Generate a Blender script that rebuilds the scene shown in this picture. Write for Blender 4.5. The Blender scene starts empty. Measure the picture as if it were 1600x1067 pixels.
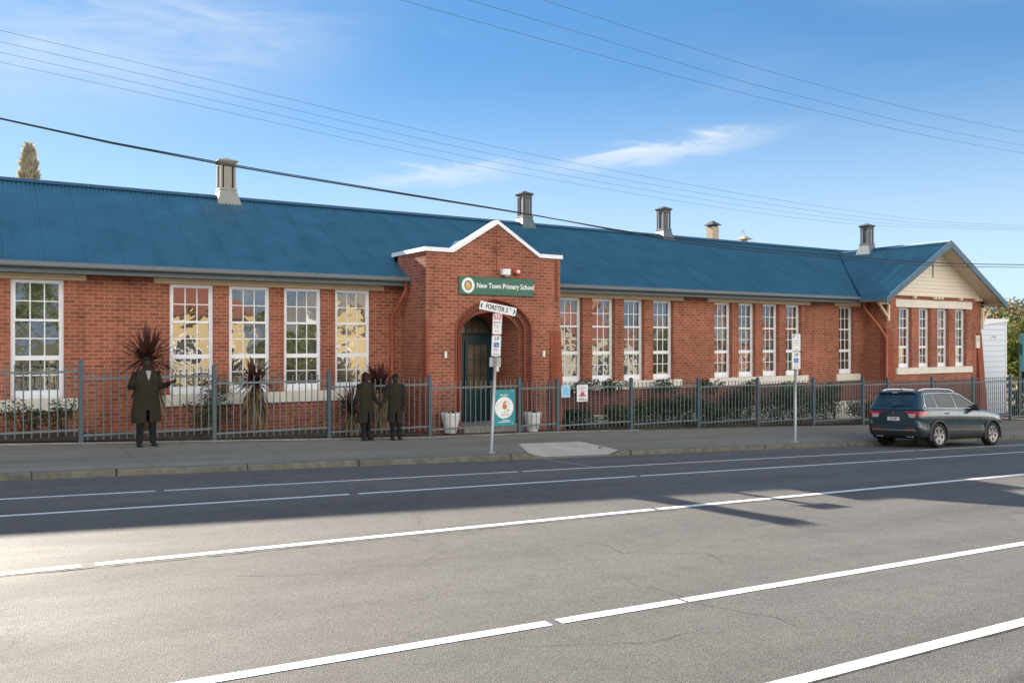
import bpy, math, random
from mathutils import Vector, Matrix, Quaternion
from math import radians as RAD, sin, cos, pi, tan, atan2, sqrt
random.seed(7)
SC = bpy.context.scene
COL = SC.collection
# world axes: +X along the school front (to the right), +Y away from the street, Z = 0 at eye level
# ---------------------------------------------------------------- camera
cd = bpy.data.cameras.new('camera'); cam = bpy.data.objects.new('camera', cd); COL.objects.link(cam)
cd.sensor_width = 36; cd.lens = 30.375; cd.clip_start = .1; cd.clip_end = 6000
cam.location = (0, 0, 0); cam.rotation_euler = (RAD(90), 0, -atan2(.5317, .8469))
SC.camera = cam
# ---------------------------------------------------------------- sky and sun
SUND = Vector((-.18, 1.0, .435)).normalized()
SEL = math.asin(SUND.z); SROT = atan2(SUND.x, SUND.y)
w = bpy.data.worlds.new('World'); SC.world = w; w.use_nodes = True
nt = w.node_tree; nt.nodes.clear()
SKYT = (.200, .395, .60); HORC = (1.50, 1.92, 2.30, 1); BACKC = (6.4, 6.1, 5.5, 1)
def wn(t, **k):
    n = nt.nodes.new(t)
    for a, b in k.items(): setattr(n, a, b)
    return n
sky = wn('ShaderNodeTexSky', sky_type='NISHITA', sun_disc=False, sun_elevation=SEL, sun_rotation=SROT,
         air_density=1.0, dust_density=0.15, ozone_density=3.0, altitude=200)
tc = wn('ShaderNodeTexCoord'); mp = wn('ShaderNodeMapping'); mp.inputs['Scale'].default_value = (1.3, 1.3, 7.0)
mp.inputs['Rotation'].default_value = (RAD(4), RAD(-9), 0)
n1 = wn('ShaderNodeTexNoise'); n1.inputs['Scale'].default_value = 2.1; n1.inputs['Detail'].default_value = 9; n1.inputs['Roughness'].default_value = .58
n1.inputs['Distortion'].default_value = .7
r1 = wn('ShaderNodeValToRGB'); r1.color_ramp.elements[0].position = .50; r1.color_ramp.elements[1].position = .80
n2 = wn('ShaderNodeTexNoise'); n2.inputs['Scale'].default_value = .9; n2.inputs['Detail'].default_value = 3
r2 = wn('ShaderNodeValToRGB'); r2.color_ramp.elements[0].position = .40; r2.color_ramp.elements[1].position = .70
mu = wn('ShaderNodeMath', operation='MULTIPLY'); mu2 = wn('ShaderNodeMath', operation='MULTIPLY'); mu2.inputs[1].default_value = .30
mix = wn('ShaderNodeMixRGB'); mix.inputs[2].default_value = (1.75, 1.85, 1.95, 1)
bg = wn('ShaderNodeBackground'); bg.inputs['Strength'].default_value = .15
ow = wn('ShaderNodeOutputWorld'); L = nt.links.new
# fill light added to the unseen sky behind camera, clear blue over the school
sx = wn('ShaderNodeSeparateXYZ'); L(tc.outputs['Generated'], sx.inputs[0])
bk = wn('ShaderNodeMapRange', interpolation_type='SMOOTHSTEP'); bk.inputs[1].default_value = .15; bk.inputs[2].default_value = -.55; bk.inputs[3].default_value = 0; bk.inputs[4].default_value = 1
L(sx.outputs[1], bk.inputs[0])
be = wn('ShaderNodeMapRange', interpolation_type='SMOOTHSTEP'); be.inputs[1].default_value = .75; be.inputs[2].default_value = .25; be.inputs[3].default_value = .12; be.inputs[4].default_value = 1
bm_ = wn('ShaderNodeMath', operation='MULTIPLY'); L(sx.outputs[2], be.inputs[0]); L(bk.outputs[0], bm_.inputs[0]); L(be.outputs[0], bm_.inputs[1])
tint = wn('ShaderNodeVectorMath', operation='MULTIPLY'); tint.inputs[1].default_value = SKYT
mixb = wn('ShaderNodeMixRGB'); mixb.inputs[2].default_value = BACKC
L(tc.outputs['Generated'], mp.inputs[0]); L(mp.outputs[0], n1.inputs[0]); L(mp.outputs[0], n2.inputs[0])
# two feathery streaks of cirrus (bearing, slope) and thin veil to the left
def mth(op, a, b_=None, c=None):
    q = wn('ShaderNodeMath', operation=op)
    for i, v_ in enumerate((a, b_, c)):
        if v_ is None: continue
        if isinstance(v_, (int, float)): q.inputs[i].default_value = v_
        else: L(v_, q.inputs[i])
    return q.outputs[0]
X_, Y_, Z_ = sx.outputs[0], sx.outputs[1], sx.outputs[2]
AZ = mth('ARCTAN2', X_, Y_); EL = mth('DIVIDE', Z_, mth('SQRT', mth('ADD', mth('MULTIPLY', X_, X_), mth('MULTIPLY', Y_, Y_))))
mpf = wn('ShaderNodeMapping'); mpf.inputs['Scale'].default_value = (5, 5, 26); L(tc.outputs['Generated'], mpf.inputs[0])
nf_ = wn('ShaderNodeTexNoise'); nf_.inputs['Scale'].default_value = 1.6; nf_.inputs['Detail'].default_value = 8; nf_.inputs['Roughness'].default_value = .62; nf_.inputs['Distortion'].default_value = .8; L(mpf.outputs[0], nf_.inputs[0])
NZ = mth('SUBTRACT', nf_.outputs[0], .5)
def streak(a0, e0, a1, e1, wd, st):
    t_ = mth('DIVIDE', mth('SUBTRACT', AZ, a0), a1-a0); d_ = mth('SUBTRACT', mth('SUBTRACT', EL, mth('MULTIPLY_ADD', t_, e1-e0, e0)), mth('MULTIPLY', NZ, .055))
    g_ = mth('EXPONENT', mth('MULTIPLY', mth('MULTIPLY', d_, d_), -1/(wd*wd))); tt = mth('SUBTRACT', mth('MULTIPLY', t_, 2), 1)
    w2_ = mth('EXPONENT', mth('MULTIPLY', mth('POWER', mth('ABSOLUTE', tt), 3), -2.2)); fz = mth('MULTIPLY_ADD', NZ, 2.2, 1)
    return mth('MULTIPLY', mth('MULTIPLY', mth('MULTIPLY', g_, w2_), mth('MAXIMUM', fz, 0)), st)
SS = mth('ADD', mth('ADD', streak(.36, .184, .58, .200, .009, .50), streak(.58, .196, .88, .236, .0095, .60)), mth('ADD', streak(-.15, .26, .42, .36, .07, .38), streak(.9, .40, 1.15, .37, .03, .22)))
L(n1.outputs[0], r1.inputs[0]); L(n2.outputs[0], r2.inputs[0]); L(r1.outputs[0], mu.inputs[0]); L(r2.outputs[0], mu.inputs[1])
L(mu.outputs[0], mu2.inputs[0]); fcl = mth('MINIMUM', mth('ADD', mu2.outputs[0], SS), .92); L(fcl, mix.inputs[0]); gm_ = wn('ShaderNodeGamma'); gm_.inputs[1].default_value = .55; L(sky.outputs[0], gm_.inputs[0]); L(gm_.outputs[0], tint.inputs[0]); hz = wn('ShaderNodeMapRange', interpolation_type='SMOOTHSTEP'); hz.inputs[1].default_value = .33; hz.inputs[2].default_value = -.02; hz.inputs[3].default_value = 0; hz.inputs[4].default_value = .92; L(sx.outputs[2], hz.inputs[0])
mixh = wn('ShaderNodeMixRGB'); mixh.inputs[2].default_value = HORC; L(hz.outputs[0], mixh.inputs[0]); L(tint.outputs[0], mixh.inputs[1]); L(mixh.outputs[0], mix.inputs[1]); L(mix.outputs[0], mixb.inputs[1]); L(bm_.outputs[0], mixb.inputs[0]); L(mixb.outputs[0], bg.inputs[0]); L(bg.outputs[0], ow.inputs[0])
sl = bpy.data.lights.new('sun', 'SUN'); sl.energy = 4.6; sl.angle = RAD(.5); sl.color = (1, .90, .76)
so = bpy.data.objects.new('sun', sl); COL.objects.link(so); so.rotation_euler = SUND.to_track_quat('Z', 'Y').to_euler(); so.location = (0, 60, 60)
SC.view_settings.view_transform = 'Standard'; SC.view_settings.look = 'None'; SC.view_settings.gamma = 1
SC.view_settings.use_curve_mapping = False; SC.view_settings.exposure = 1.8
# ---------------------------------------------------------------- materials
MATS = {}
def srgb(r, g, b):
    f = lambda c: (c/255/12.92 if c/255 <= .04045 else ((c/255+.055)/1.055)**2.4)
    return (f(r), f(g), f(b))
def mat(name, col, rough=.7, var=.15, scale=6., bump=0., bscale=60., metal=0., spec=.5, coat=0., detail=5):
    if name in MATS: return MATS[name]
    m = bpy.data.materials.new(name); m.use_nodes = True; t = m.node_tree; N = t.nodes; b = N['Principled BSDF']
    b.inputs['Roughness'].default_value = rough; b.inputs['Metallic'].default_value = metal
    b.inputs['Specular IOR Level'].default_value = spec; b.inputs['Coat Weight'].default_value = coat
    co = N.new('ShaderNodeTexCoord')
    if var:
        n = N.new('ShaderNodeTexNoise'); n.inputs['Scale'].default_value = scale; n.inputs['Detail'].default_value = detail; n.inputs['Roughness'].default_value = .62
        r = N.new('ShaderNodeMapRange'); r.inputs[1].default_value = .3; r.inputs[2].default_value = .7
        r.inputs[3].default_value = 1-var; r.inputs[4].default_value = 1+var
        x = N.new('ShaderNodeVectorMath'); x.operation = 'SCALE'; x.inputs[0].default_value = col
        t.links.new(co.outputs['Object'], n.inputs[0]); t.links.new(n.outputs[0], r.inputs[0]); t.links.new(r.outputs[0], x.inputs['Scale']); t.links.new(x.outputs[0], b.inputs['Base Color'])
    else: b.inputs['Base Color'].default_value = (*col, 1)
    if bump:
        n = N.new('ShaderNodeTexNoise'); n.inputs['Scale'].default_value = bscale; n.inputs['Detail'].default_value = 4
        u = N.new('ShaderNodeBump'); u.inputs['Strength'].default_value = bump; u.inputs['Distance'].default_value = .02
        t.links.new(co.outputs['Object'], n.inputs[0]); t.links.new(n.outputs[0], u.inputs['Height']); t.links.new(u.outputs[0], b.inputs['Normal'])
    MATS[name] = m; return m
def brickmat(name, c1, c2, mo, bw=.25, rh=.09, ms=.011, soft=.12):
    m = bpy.data.materials.new(name); m.use_nodes = True; t = m.node_tree; N = t.nodes; b = N['Principled BSDF']; l = t.links.new
    uv = N.new('ShaderNodeUVMap'); co = N.new('ShaderNodeTexCoord')
    br = N.new('ShaderNodeTexBrick'); br.inputs['Scale'].default_value = 1; br.inputs['Brick Width'].default_value = bw; br.inputs['Row Height'].default_value = rh
    br.inputs['Mortar Size'].default_value = ms; br.inputs['Mortar Smooth'].default_value = soft; br.inputs['Bias'].default_value = -.1
    br.inputs['Color1'].default_value = (*c1, 1); br.inputs['Color2'].default_value = (*c2, 1); br.inputs['Mortar'].default_value = (*mo, 1)
    # slight waviness so courses are not ruler-straight
    nw = N.new('ShaderNodeTexNoise'); nw.inputs['Scale'].default_value = 5; nw.inputs['Detail'].default_value = 3
    sv = N.new('ShaderNodeVectorMath'); sv.operation = 'MULTIPLY_ADD'; sv.inputs[1].default_value = (.012, .010, 0)
    l(uv.outputs[0], nw.inputs[0]); l(nw.outputs['Color'], sv.inputs[0]); l(uv.outputs[0], sv.inputs[2]); l(sv.outputs[0], br.inputs['Vector'])
    n = N.new('ShaderNodeTexNoise'); n.inputs['Scale'].default_value = .55; n.inputs['Detail'].default_value = 8; n.inputs['Roughness'].default_value = .65
    l(uv.outputs[0], n.inputs[0])
    r = N.new('ShaderNodeMapRange'); r.inputs[1].default_value = .3; r.inputs[2].default_value = .7; r.inputs[3].default_value = .74; r.inputs[4].default_value = 1.2
    l(n.outputs[0], r.inputs[0])
    # rain streaks and grime of their own shape
    ms_ = N.new('ShaderNodeMapping'); ms_.inputs['Scale'].default_value = (2.2, .22, 1); l(uv.outputs[0], ms_.inputs[0]); ns_ = N.new('ShaderNodeTexNoise'); ns_.inputs['Scale'].default_value = 1.7; ns_.inputs['Detail'].default_value = 7; l(ms_.outputs[0], ns_.inputs[0])
    rs_ = N.new('ShaderNodeMapRange'); rs_.inputs[1].default_value = .48; rs_.inputs[2].default_value = .72; rs_.inputs[3].default_value = 1.0; rs_.inputs[4].default_value = .72; l(ns_.outputs[0], rs_.inputs[0])
    n3 = N.new('ShaderNodeTexNoise'); n3.inputs['Scale'].default_value = 38; n3.inputs['Detail'].default_value = 4
    l(uv.outputs[0], n3.inputs[0])
    r3 = N.new('ShaderNodeMapRange'); r3.inputs[1].default_value = .25; r3.inputs[2].default_value = .75; r3.inputs[3].default_value = .84; r3.inputs[4].default_value = 1.14
    l(n3.outputs[0], r3.inputs[0])
    mm = N.new('ShaderNodeMath'); mm.operation = 'MULTIPLY'; m0_ = N.new('ShaderNodeMath'); m0_.operation = 'MULTIPLY'; l(r.outputs[0], m0_.inputs[0]); l(rs_.outputs[0], m0_.inputs[1]); l(m0_.outputs[0], mm.inputs[0]); l(r3.outputs[0], mm.inputs[1])
    # individual bricks darker / lighter
    x = N.new('ShaderNodeVectorMath'); x.operation = 'SCALE'; l(br.outputs['Color'], x.inputs[0]); l(mm.outputs[0], x.inputs['Scale'])
    l(x.outputs[0], b.inputs['Base Color']); b.inputs['Roughness'].default_value = .9; b.inputs['Specular IOR Level'].default_value = .15
    bu = N.new('ShaderNodeBump'); bu.inputs['Strength'].default_value = .7; bu.inputs['Distance'].default_value = .012; bu.invert = True
    l(br.outputs['Fac'], bu.inputs['Height']); b2 = N.new('ShaderNodeBump'); b2.inputs['Strength'].default_value = .35; b2.inputs['Distance'].default_value = .01
    l(n3.outputs[0], b2.inputs['Height']); l(bu.outputs[0], b2.inputs['Normal']); l(b2.outputs[0], b.inputs['Normal'])
    MATS[name] = m; return m
def boardmat(name, c, pitch, axis='Z', rough=.6):
    m = bpy.data.materials.new(name); m.use_nodes = True; t = m.node_tree; N = t.nodes; b = N['Principled BSDF']; l = t.links.new
    co = N.new('ShaderNodeTexCoord'); s = N.new('ShaderNodeSeparateXYZ'); l(co.outputs['Object'], s.inputs[0])
    d = N.new('ShaderNodeMath'); d.operation = 'DIVIDE'; d.inputs[1].default_value = pitch; l(s.outputs[axis], d.inputs[0])
    f = N.new('ShaderNodeMath'); f.operation = 'FRACT'; l(d.outputs[0], f.inputs[0])
    bu = N.new('ShaderNodeBump'); bu.inputs['Strength'].default_value = 1; bu.inputs['Distance'].default_value = .02; bu.invert = True
    l(f.outputs[0], bu.inputs['Height']); l(bu.outputs[0], b.inputs['Normal'])
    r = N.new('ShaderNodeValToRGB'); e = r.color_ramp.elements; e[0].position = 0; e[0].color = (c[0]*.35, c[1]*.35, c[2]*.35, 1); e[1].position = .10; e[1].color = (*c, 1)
    l(f.outputs[0], r.inputs[0]); l(r.outputs[0], b.inputs['Base Color']); b.inputs['Roughness'].default_value = rough
    MATS[name] = m; return m
BRICK = brickmat('brick', (.37, .124, .078), (.21, .074, .052), (.43, .235, .16))
BRICKR = brickmat('painted_brick', (.31, .086, .052), (.26, .075, .046), (.35, .13, .09), ms=.006)
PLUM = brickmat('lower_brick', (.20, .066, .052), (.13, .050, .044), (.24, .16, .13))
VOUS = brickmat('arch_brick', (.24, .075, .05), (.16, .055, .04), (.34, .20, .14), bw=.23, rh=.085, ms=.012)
def roofmat():
    m = mat('blue_roof', (.030, .108, .165), rough=.33, var=.2, scale=1.1, spec=.65)
    return m
ROOF = roofmat()
GUT = mat('gutter_slate', (.125, .150, .165), rough=.5, var=.08)
FASC = mat('fascia_slate', (.085, .115, .130), rough=.55, var=.10)
BARGE = mat('barge_blue_grey', (.050, .115, .175), rough=.5, var=.08)
CREAM = mat('cream_paint', (.74, .62, .42), rough=.6, var=.06, scale=3)
CREAMW = mat('pale_cement', (.70, .66, .58), rough=.8, var=.09, scale=2.5, bump=.15, bscale=30)
SOFF = mat('cream_soffit', (.66, .56, .42), rough=.7, var=.05)
WHITE = mat('white_paint', (.78, .80, .84), rough=.42, var=.05, scale=4)
CAPW = mat('white_coping', (.80, .82, .85), rough=.6, var=.08, scale=3)
TERRA = mat('terracotta_paint', (.33, .090, .045), rough=.5, var=.12)
TEALD = mat('dark_teal_paint', (.010, .045, .060), rough=.35, var=.10)
FENCE = mat('fence_slate', (.125, .160, .175), rough=.45, var=.14, scale=9, metal=.2)
FENCEP = mat('fence_post_slate', (.055, .095, .120), rough=.45, var=.12, scale=7)
GALV = mat('galvanised', (.42, .43, .43), rough=.45, var=.15, scale=10, metal=.5)
BLACK = mat('black_rubber', (.012, .012, .013), rough=.8, var=.1)
SIGNW = mat('sign_white', (.80, .82, .83), rough=.4, var=.04)
SIGNG = mat('sign_green', (.030, .135, .085), rough=.45, var=.07)
INK = mat('ink_black', (.015, .015, .018), rough=.6, var=0)
INKG = mat('ink_green', (.02, .16, .07), rough=.6, var=0)
INKR = mat('ink_red', (.55, .04, .04), rough=.6, var=0)
INKB = mat('ink_blue', (.02, .10, .42), rough=.6, var=0)
INKGR = mat('ink_grey', (.30, .33, .36), rough=.6, var=0)
GOLD = mat('ink_gold', (.62, .40, .06), rough=.5, var=0)
CONC = mat('concrete', (.36, .35, .32), rough=.9, var=.18, scale=2, bump=.25, bscale=50)
POTW = mat('pot_white', (.78, .78, .78), rough=.45, var=.05)
SOIL = mat('soil', (.06, .042, .030), rough=1, var=.35, scale=6, bump=.8, bscale=14)
# glass with wavy old-pane reflection over a dark room
def glassmat(name, base, refl, wav, wsc, mx=.95):
    m = bpy.data.materials.new(name); m.use_nodes = True; t = m.node_tree; N = t.nodes; l = t.links.new
    N.remove(N['Principled BSDF']); o = N['Material Output']
    co = N.new('ShaderNodeTexCoord')
    d = N.new('ShaderNodeBsdfDiffuse'); g = N.new('ShaderNodeBsdfGlossy'); g.inputs['Roughness'].default_value = .015; g.inputs['Color'].default_value = (.95, .95, .93, 1)
    n = N.new('ShaderNodeTexNoise'); n.inputs['Scale'].default_value = 1.1; n.inputs['Detail'].default_value = 3
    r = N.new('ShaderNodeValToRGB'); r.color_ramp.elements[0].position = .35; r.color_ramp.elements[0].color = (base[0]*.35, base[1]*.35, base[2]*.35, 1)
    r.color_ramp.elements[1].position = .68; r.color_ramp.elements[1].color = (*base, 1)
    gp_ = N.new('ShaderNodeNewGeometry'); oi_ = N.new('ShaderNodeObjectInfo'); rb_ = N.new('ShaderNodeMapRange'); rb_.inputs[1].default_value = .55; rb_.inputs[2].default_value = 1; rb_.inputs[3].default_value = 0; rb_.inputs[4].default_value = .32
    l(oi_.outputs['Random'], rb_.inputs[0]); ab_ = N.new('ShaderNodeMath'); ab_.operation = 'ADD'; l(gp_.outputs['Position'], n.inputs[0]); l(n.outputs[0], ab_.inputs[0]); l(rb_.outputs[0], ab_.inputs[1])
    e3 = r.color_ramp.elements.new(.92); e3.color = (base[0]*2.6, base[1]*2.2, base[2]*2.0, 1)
    l(ab_.outputs[0], r.inputs[0]); l(r.outputs[0], d.inputs[0])
    w1 = N.new('ShaderNodeTexNoise'); w1.inputs['Scale'].default_value = wsc; w1.inputs['Detail'].default_value = 1.0; w1.inputs['Distortion'].default_value = .3
    bu = N.new('ShaderNodeBump'); bu.inputs['Strength'].default_value = 1; bu.inputs['Distance'].default_value = wav
    gm = N.new('ShaderNodeNewGeometry')
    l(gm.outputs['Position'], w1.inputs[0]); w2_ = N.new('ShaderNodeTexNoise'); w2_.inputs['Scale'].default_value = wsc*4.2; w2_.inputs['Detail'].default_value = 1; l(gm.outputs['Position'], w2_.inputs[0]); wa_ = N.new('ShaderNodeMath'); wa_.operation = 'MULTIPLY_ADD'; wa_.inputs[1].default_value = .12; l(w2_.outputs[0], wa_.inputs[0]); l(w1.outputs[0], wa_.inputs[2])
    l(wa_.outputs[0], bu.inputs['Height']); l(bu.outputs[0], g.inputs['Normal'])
    lw = N.new('ShaderNodeLayerWeight'); lw.inputs[0].default_value = .5
    mr = N.new('ShaderNodeMapRange'); mr.inputs[3].default_value = refl; mr.inputs[4].default_value = mx; mr.inputs[1].default_value = .35
    ms = N.new('ShaderNodeMixShader'); l(lw.outputs['Facing'], mr.inputs[0]); l(mr.outputs[0], ms.inputs[0]); l(d.outputs[0], ms.inputs[1]); l(g.outputs[0], ms.inputs[2]); l(ms.outputs[0], o.inputs[0])
    MATS[name] = m; return m
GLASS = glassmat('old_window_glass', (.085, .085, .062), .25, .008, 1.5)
DGLASS = glassmat('door_glass', (.16, .13, .09), .10, .004, 2.)
CARGLASS = glassmat('car_glass', (.022, .052, .070), .035, .0, 1., .16)
# ---------------------------------------------------------------- mesh builder
class MB:
    def __init__(s): s.v = []; s.f = []; s.mi = []; s.uv = []; s.mats = []; s.sm = []
    def m(s, mat):
        if mat not in s.mats: s.mats.append(mat)
        return s.mats.index(mat)
    def face(s, pts, mat, uv=None, smooth=False):
        i = len(s.v); s.v += [tuple(p) for p in pts]; s.f.append(tuple(range(i, i+len(pts)))); s.mi.append(s.m(mat)); s.sm.append(smooth)
        if uv is None:
            n = Vector((0, 0, 0)); P = [Vector(p) for p in pts]
            for k in range(len(P)):
                a, b = P[k], P[(k+1) % len(P)]; n += a.cross(b)
            if n.length: n.normalize()
            if abs(n.z) > .75: uv = [(p.x, p.y) for p in P]
            elif abs(n.y) >= abs(n.x): uv = [(p.x, p.z) for p in P]
            else: uv = [(p.y, p.z) for p in P]
        s.uv.append(uv)
    def mesh(s, V, F, mat, smooth=True, uvf=None):
        i = len(s.v); s.v += [tuple(p) for p in V]; k = s.m(mat)
        for f in F:
            s.f.append(tuple(a+i for a in f)); s.mi.append(k); s.sm.append(smooth); s.uv.append([(V[a][0], V[a][2]) for a in f] if uvf is None else [uvf(V[a]) for a in f])
    def box(s, x0, x1, y0, y1, z0, z1, mat, M=None):
        P = [Vector((x, y, z)) for x in (x0, x1) for y in (y0, y1) for z in (z0, z1)]
        if M is not None: P = [M @ p for p in P]
        for q in ((0, 1, 3, 2), (4, 6, 7, 5), (0, 4, 5, 1), (2, 3, 7, 6), (0, 2, 6, 4), (1, 5, 7, 3)): s.face([P[k] for k in q], mat)
    def bevbox(s, x0, x1, y0, y1, z0, z1, mat, b=.01, M=None):
        # chamfered box
        xs, ys, zs = (x0, x1), (y0, y1), (z0, z1); V = {}
        for i in (0, 1):
            for j in (0, 1):
                for k in (0, 1):
                    X, Y, Z = xs[i], ys[j], zs[k]; dx, dy, dz = (b if i == 0 else -b), (b if j == 0 else -b), (b if k == 0 else -b)
                    V[i, j, k, 'x'] = Vector((X, Y+dy, Z+dz)); V[i, j, k, 'y'] = Vector((X+dx, Y, Z+dz)); V[i, j, k, 'z'] = Vector((X+dx, Y+dy, Z))
        if M is not None: V = {k: M @ p for k, p in V.items()}
        F = []
        for i in (0, 1):
            F.append([(i, 0, 0, 'x'), (i, 1, 0, 'x'), (i, 1, 1, 'x'), (i, 0, 1, 'x')]); F.append([(0, i, 0, 'y'), (1, i, 0, 'y'), (1, i, 1, 'y'), (0, i, 1, 'y')]); F.append([(0, 0, i, 'z'), (1, 0, i, 'z'), (1, 1, i, 'z'), (0, 1, i, 'z')])
        for i in (0, 1):
            for j in (0, 1):
                F.append([(i, j, 0, 'x'), (i, j, 1, 'x'), (i, j, 1, 'y'), (i, j, 0, 'y')]); F.append([(i, 0, j, 'x'), (i, 1, j, 'x'), (i, 1, j, 'z'), (i, 0, j, 'z')]); F.append([(0, i, j, 'y'), (1, i, j, 'y'), (1, i, j, 'z'), (0, i, j, 'z')])
                for k in (0, 1): F.append([(i, j, k, 'x'), (i, j, k, 'y'), (i, j, k, 'z')])
        c = sum(V.values(), Vector()) / len(V)
        for f in F:
            p = [V[a] for a in f]; n = (p[1]-p[0]).cross(p[2]-p[0])
            if n.dot(sum(p, Vector())/len(p)-c) < 0: p.reverse()
            s.face(p, mat)
    def tube(s, pts, r, mat, n=8, caps=True, smooth=True):
        pts = [Vector(p) for p in pts]; rs = r if isinstance(r, (list, tuple)) else [r]*len(pts); V = []; F = []
        up = None
        for i, p in enumerate(pts):
            d = (pts[min(i+1, len(pts)-1)]-pts[max(i-1, 0)]).normalized()
            if up is None: up = Vector((0, 0, 1)) if abs(d.z) < .9 else Vector((1, 0, 0))
            a = d.cross(up)
            if a.length < 1e-5: a = d.cross(Vector((0, 1, 0)))
            a.normalize(); b = d.cross(a).normalized(); up = a.cross(d) if abs(a.cross(d).dot(up)) > .1 else up
            for k in range(n):
                t = 2*pi*k/n; V.append(p+(a*cos(t)+b*sin(t))*rs[i])
        for i in range(len(pts)-1):
            for k in range(n): F.append((i*n+k, i*n+(k+1) % n, (i+1)*n+(k+1) % n, (i+1)*n+k))
        if caps: F.append(tuple(range(n))); F.append(tuple(range((len(pts)-1)*n, len(pts)*n))[::-1])
        s.mesh(V, F, mat, smooth)
    def lathe(s, c, prof, mat, n=20, smooth=True, squash=1, cap=False):
        V = []; F = []
        for r, z in prof:
            for k in range(n): V.append((c[0]+r*cos(2*pi*k/n), c[1]+r*squash*sin(2*pi*k/n), c[2]+z))
        for i in range(len(prof)-1):
            for k in range(n): F.append((i*n+k, i*n+(k+1) % n, (i+1)*n+(k+1) % n, (i+1)*n+k))
        s.mesh(V, F, mat, smooth)
    def frustum(s, c, a, b, z0, z1, mat, a2=None, b2=None):
        # four sided, half sizes (ax,ay) at z0 -> (bx,by) at z1
        (ax, ay), (bx, by) = a, b
        P = [(c[0]+sx*ax, c[1]+sy*ay, z0) for sx, sy in ((-1, -1), (1, -1), (1, 1), (-1, 1))]+[(c[0]+sx*bx, c[1]+sy*by, z1) for sx, sy in ((-1, -1), (1, -1), (1, 1), (-1, 1))]
        for k in range(4): s.face([P[k], P[(k+1) % 4], P[4+(k+1) % 4], P[4+k]], mat)
        s.face([P[3], P[2], P[1], P[0]], mat); s.face(P[4:], mat)
    def build(s, name, parent=None, origin=None, weld=False):
        me = bpy.data.meshes.new(name); o = bpy.data.objects.new(name, me); COL.objects.link(o)
        off = Vector(origin) if origin is not None else (wloc(parent) if parent else Vector((0, 0, 0)))
        me.from_pydata([(a-off.x, b-off.y, c-off.z) for a, b, c in s.v], [], s.f)
        for m in s.mats: me.materials.append(m)
        me.polygons.foreach_set('material_index', s.mi); me.polygons.foreach_set('use_smooth', s.sm)
        ul = me.uv_layers.new(name='UVMap'); flat = [c for f in s.uv for p in f for c in p]; ul.data.foreach_set('uv', flat)
        me.update()
        if parent: o.parent = parent; o.location = off-wloc(parent)
        else: o.location = off
        return o
def wloc(o):
    l = Vector(o.location)
    while o.parent: o = o.parent; l = l+Vector(o.location)
    return l
def tag(o, label, cat, group=None):
    o['label'] = label; o['category'] = cat
    if group: o['group'] = group
    return o
def struct(o): o['kind'] = 'structure'; return o
def thing(name, loc, label, cat, group=None, rz=0):
    o = bpy.data.objects.new(name, None); COL.objects.link(o); o.location = loc; o.rotation_euler = (0, 0, rz); o.empty_display_size = .2
    return tag(o, label, cat, group)
def textmesh(txt, size, mat, M, name='lettering', parent=None, bold=0, sx=1.0, align='CENTER', shear=0):
    c = bpy.data.curves.new('t', 'FONT'); c.body = txt; c.size = size; c.align_x = align; c.align_y = 'CENTER'; c.offset = bold; c.resolution_u = 3; c.shear = shear
    o = bpy.data.objects.new('t', c); me = bpy.data.meshes.new_from_object(o); bpy.data.objects.remove(o)
    b = MB(); off = Vector((0, 0, 0)); S = Matrix.Diagonal((sx, 1, 1, 1))
    V = [M @ (S @ v.co.to_4d()).to_3d() for v in me.vertices]
    b.mesh(V, [tuple(p.vertices) for p in me.polygons], mat, False); bpy.data.meshes.remove(me)
    return b
def addtext(mb, txt, size, mat, M, **k):
    b = textmesh(txt, size, mat, M, **k); mb.mesh(b.v, b.f, mat, False)
def lerp(T, x):
    if x <= T[0][0]: a, b = T[0], T[1]
    elif x >= T[-1][0]: a, b = T[-2], T[-1]
    else:
        for a, b in zip(T, T[1:]):
            if a[0] <= x <= b[0]: break
    return a[1]+(b[1]-a[1])*(x-a[0])/(b[0]-a[0])
# ---------------------------------------------------------------- terrain heights (the street falls to the right)
def cl(u): return max(-40, min(60, u))
def z_road(u, v):
    p = -2.22-.035*cl(u)
    if v > 14.2:
        t = (v-14.2)/2.1; p = p*(1-t)+(-2.245-.0385*cl(u))*t
    return p
def z_kerb(u): return -2.14-.0378*cl(u)
FB = [(-40, -.55), (-8, -1.70), (2.0, -2.154), (10.25, -2.51), (14.35, -2.60), (17.1, -2.70), (22.65, -2.89), (28.3, -3.12), (38.5, -3.46), (60, -4.15), (200, -4.15), (201, -4.15)]
def z_fence(u): return lerp(FB, u)
US = [-60, -50, -40, -30, -20, -12, -8, -5, -2, 0, 2, 4, 6, 8, 10.25, 12, 14.35, 17.1, 20, 22.65, 25, 28.3, 32, 38.5, 45, 60, 80, 120, 200]
def sheet(name, vs, zf, m, us=US):
    V = []; F = []; n = len(vs)
    for u in us:
        for v in vs:
            vv = v(u) if callable(v) else v
            V.append((u, vv, zf(u, vv)))
    for i in range(len(us)-1):
        for j in range(n-1): F.append((i*n+j, (i+1)*n+j, (i+1)*n+j+1, i*n+j+1))
    b = MB(); b.mesh(V, F, m, False, uvf=lambda p: (p[0], p[1])); return b.build(name)
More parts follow.
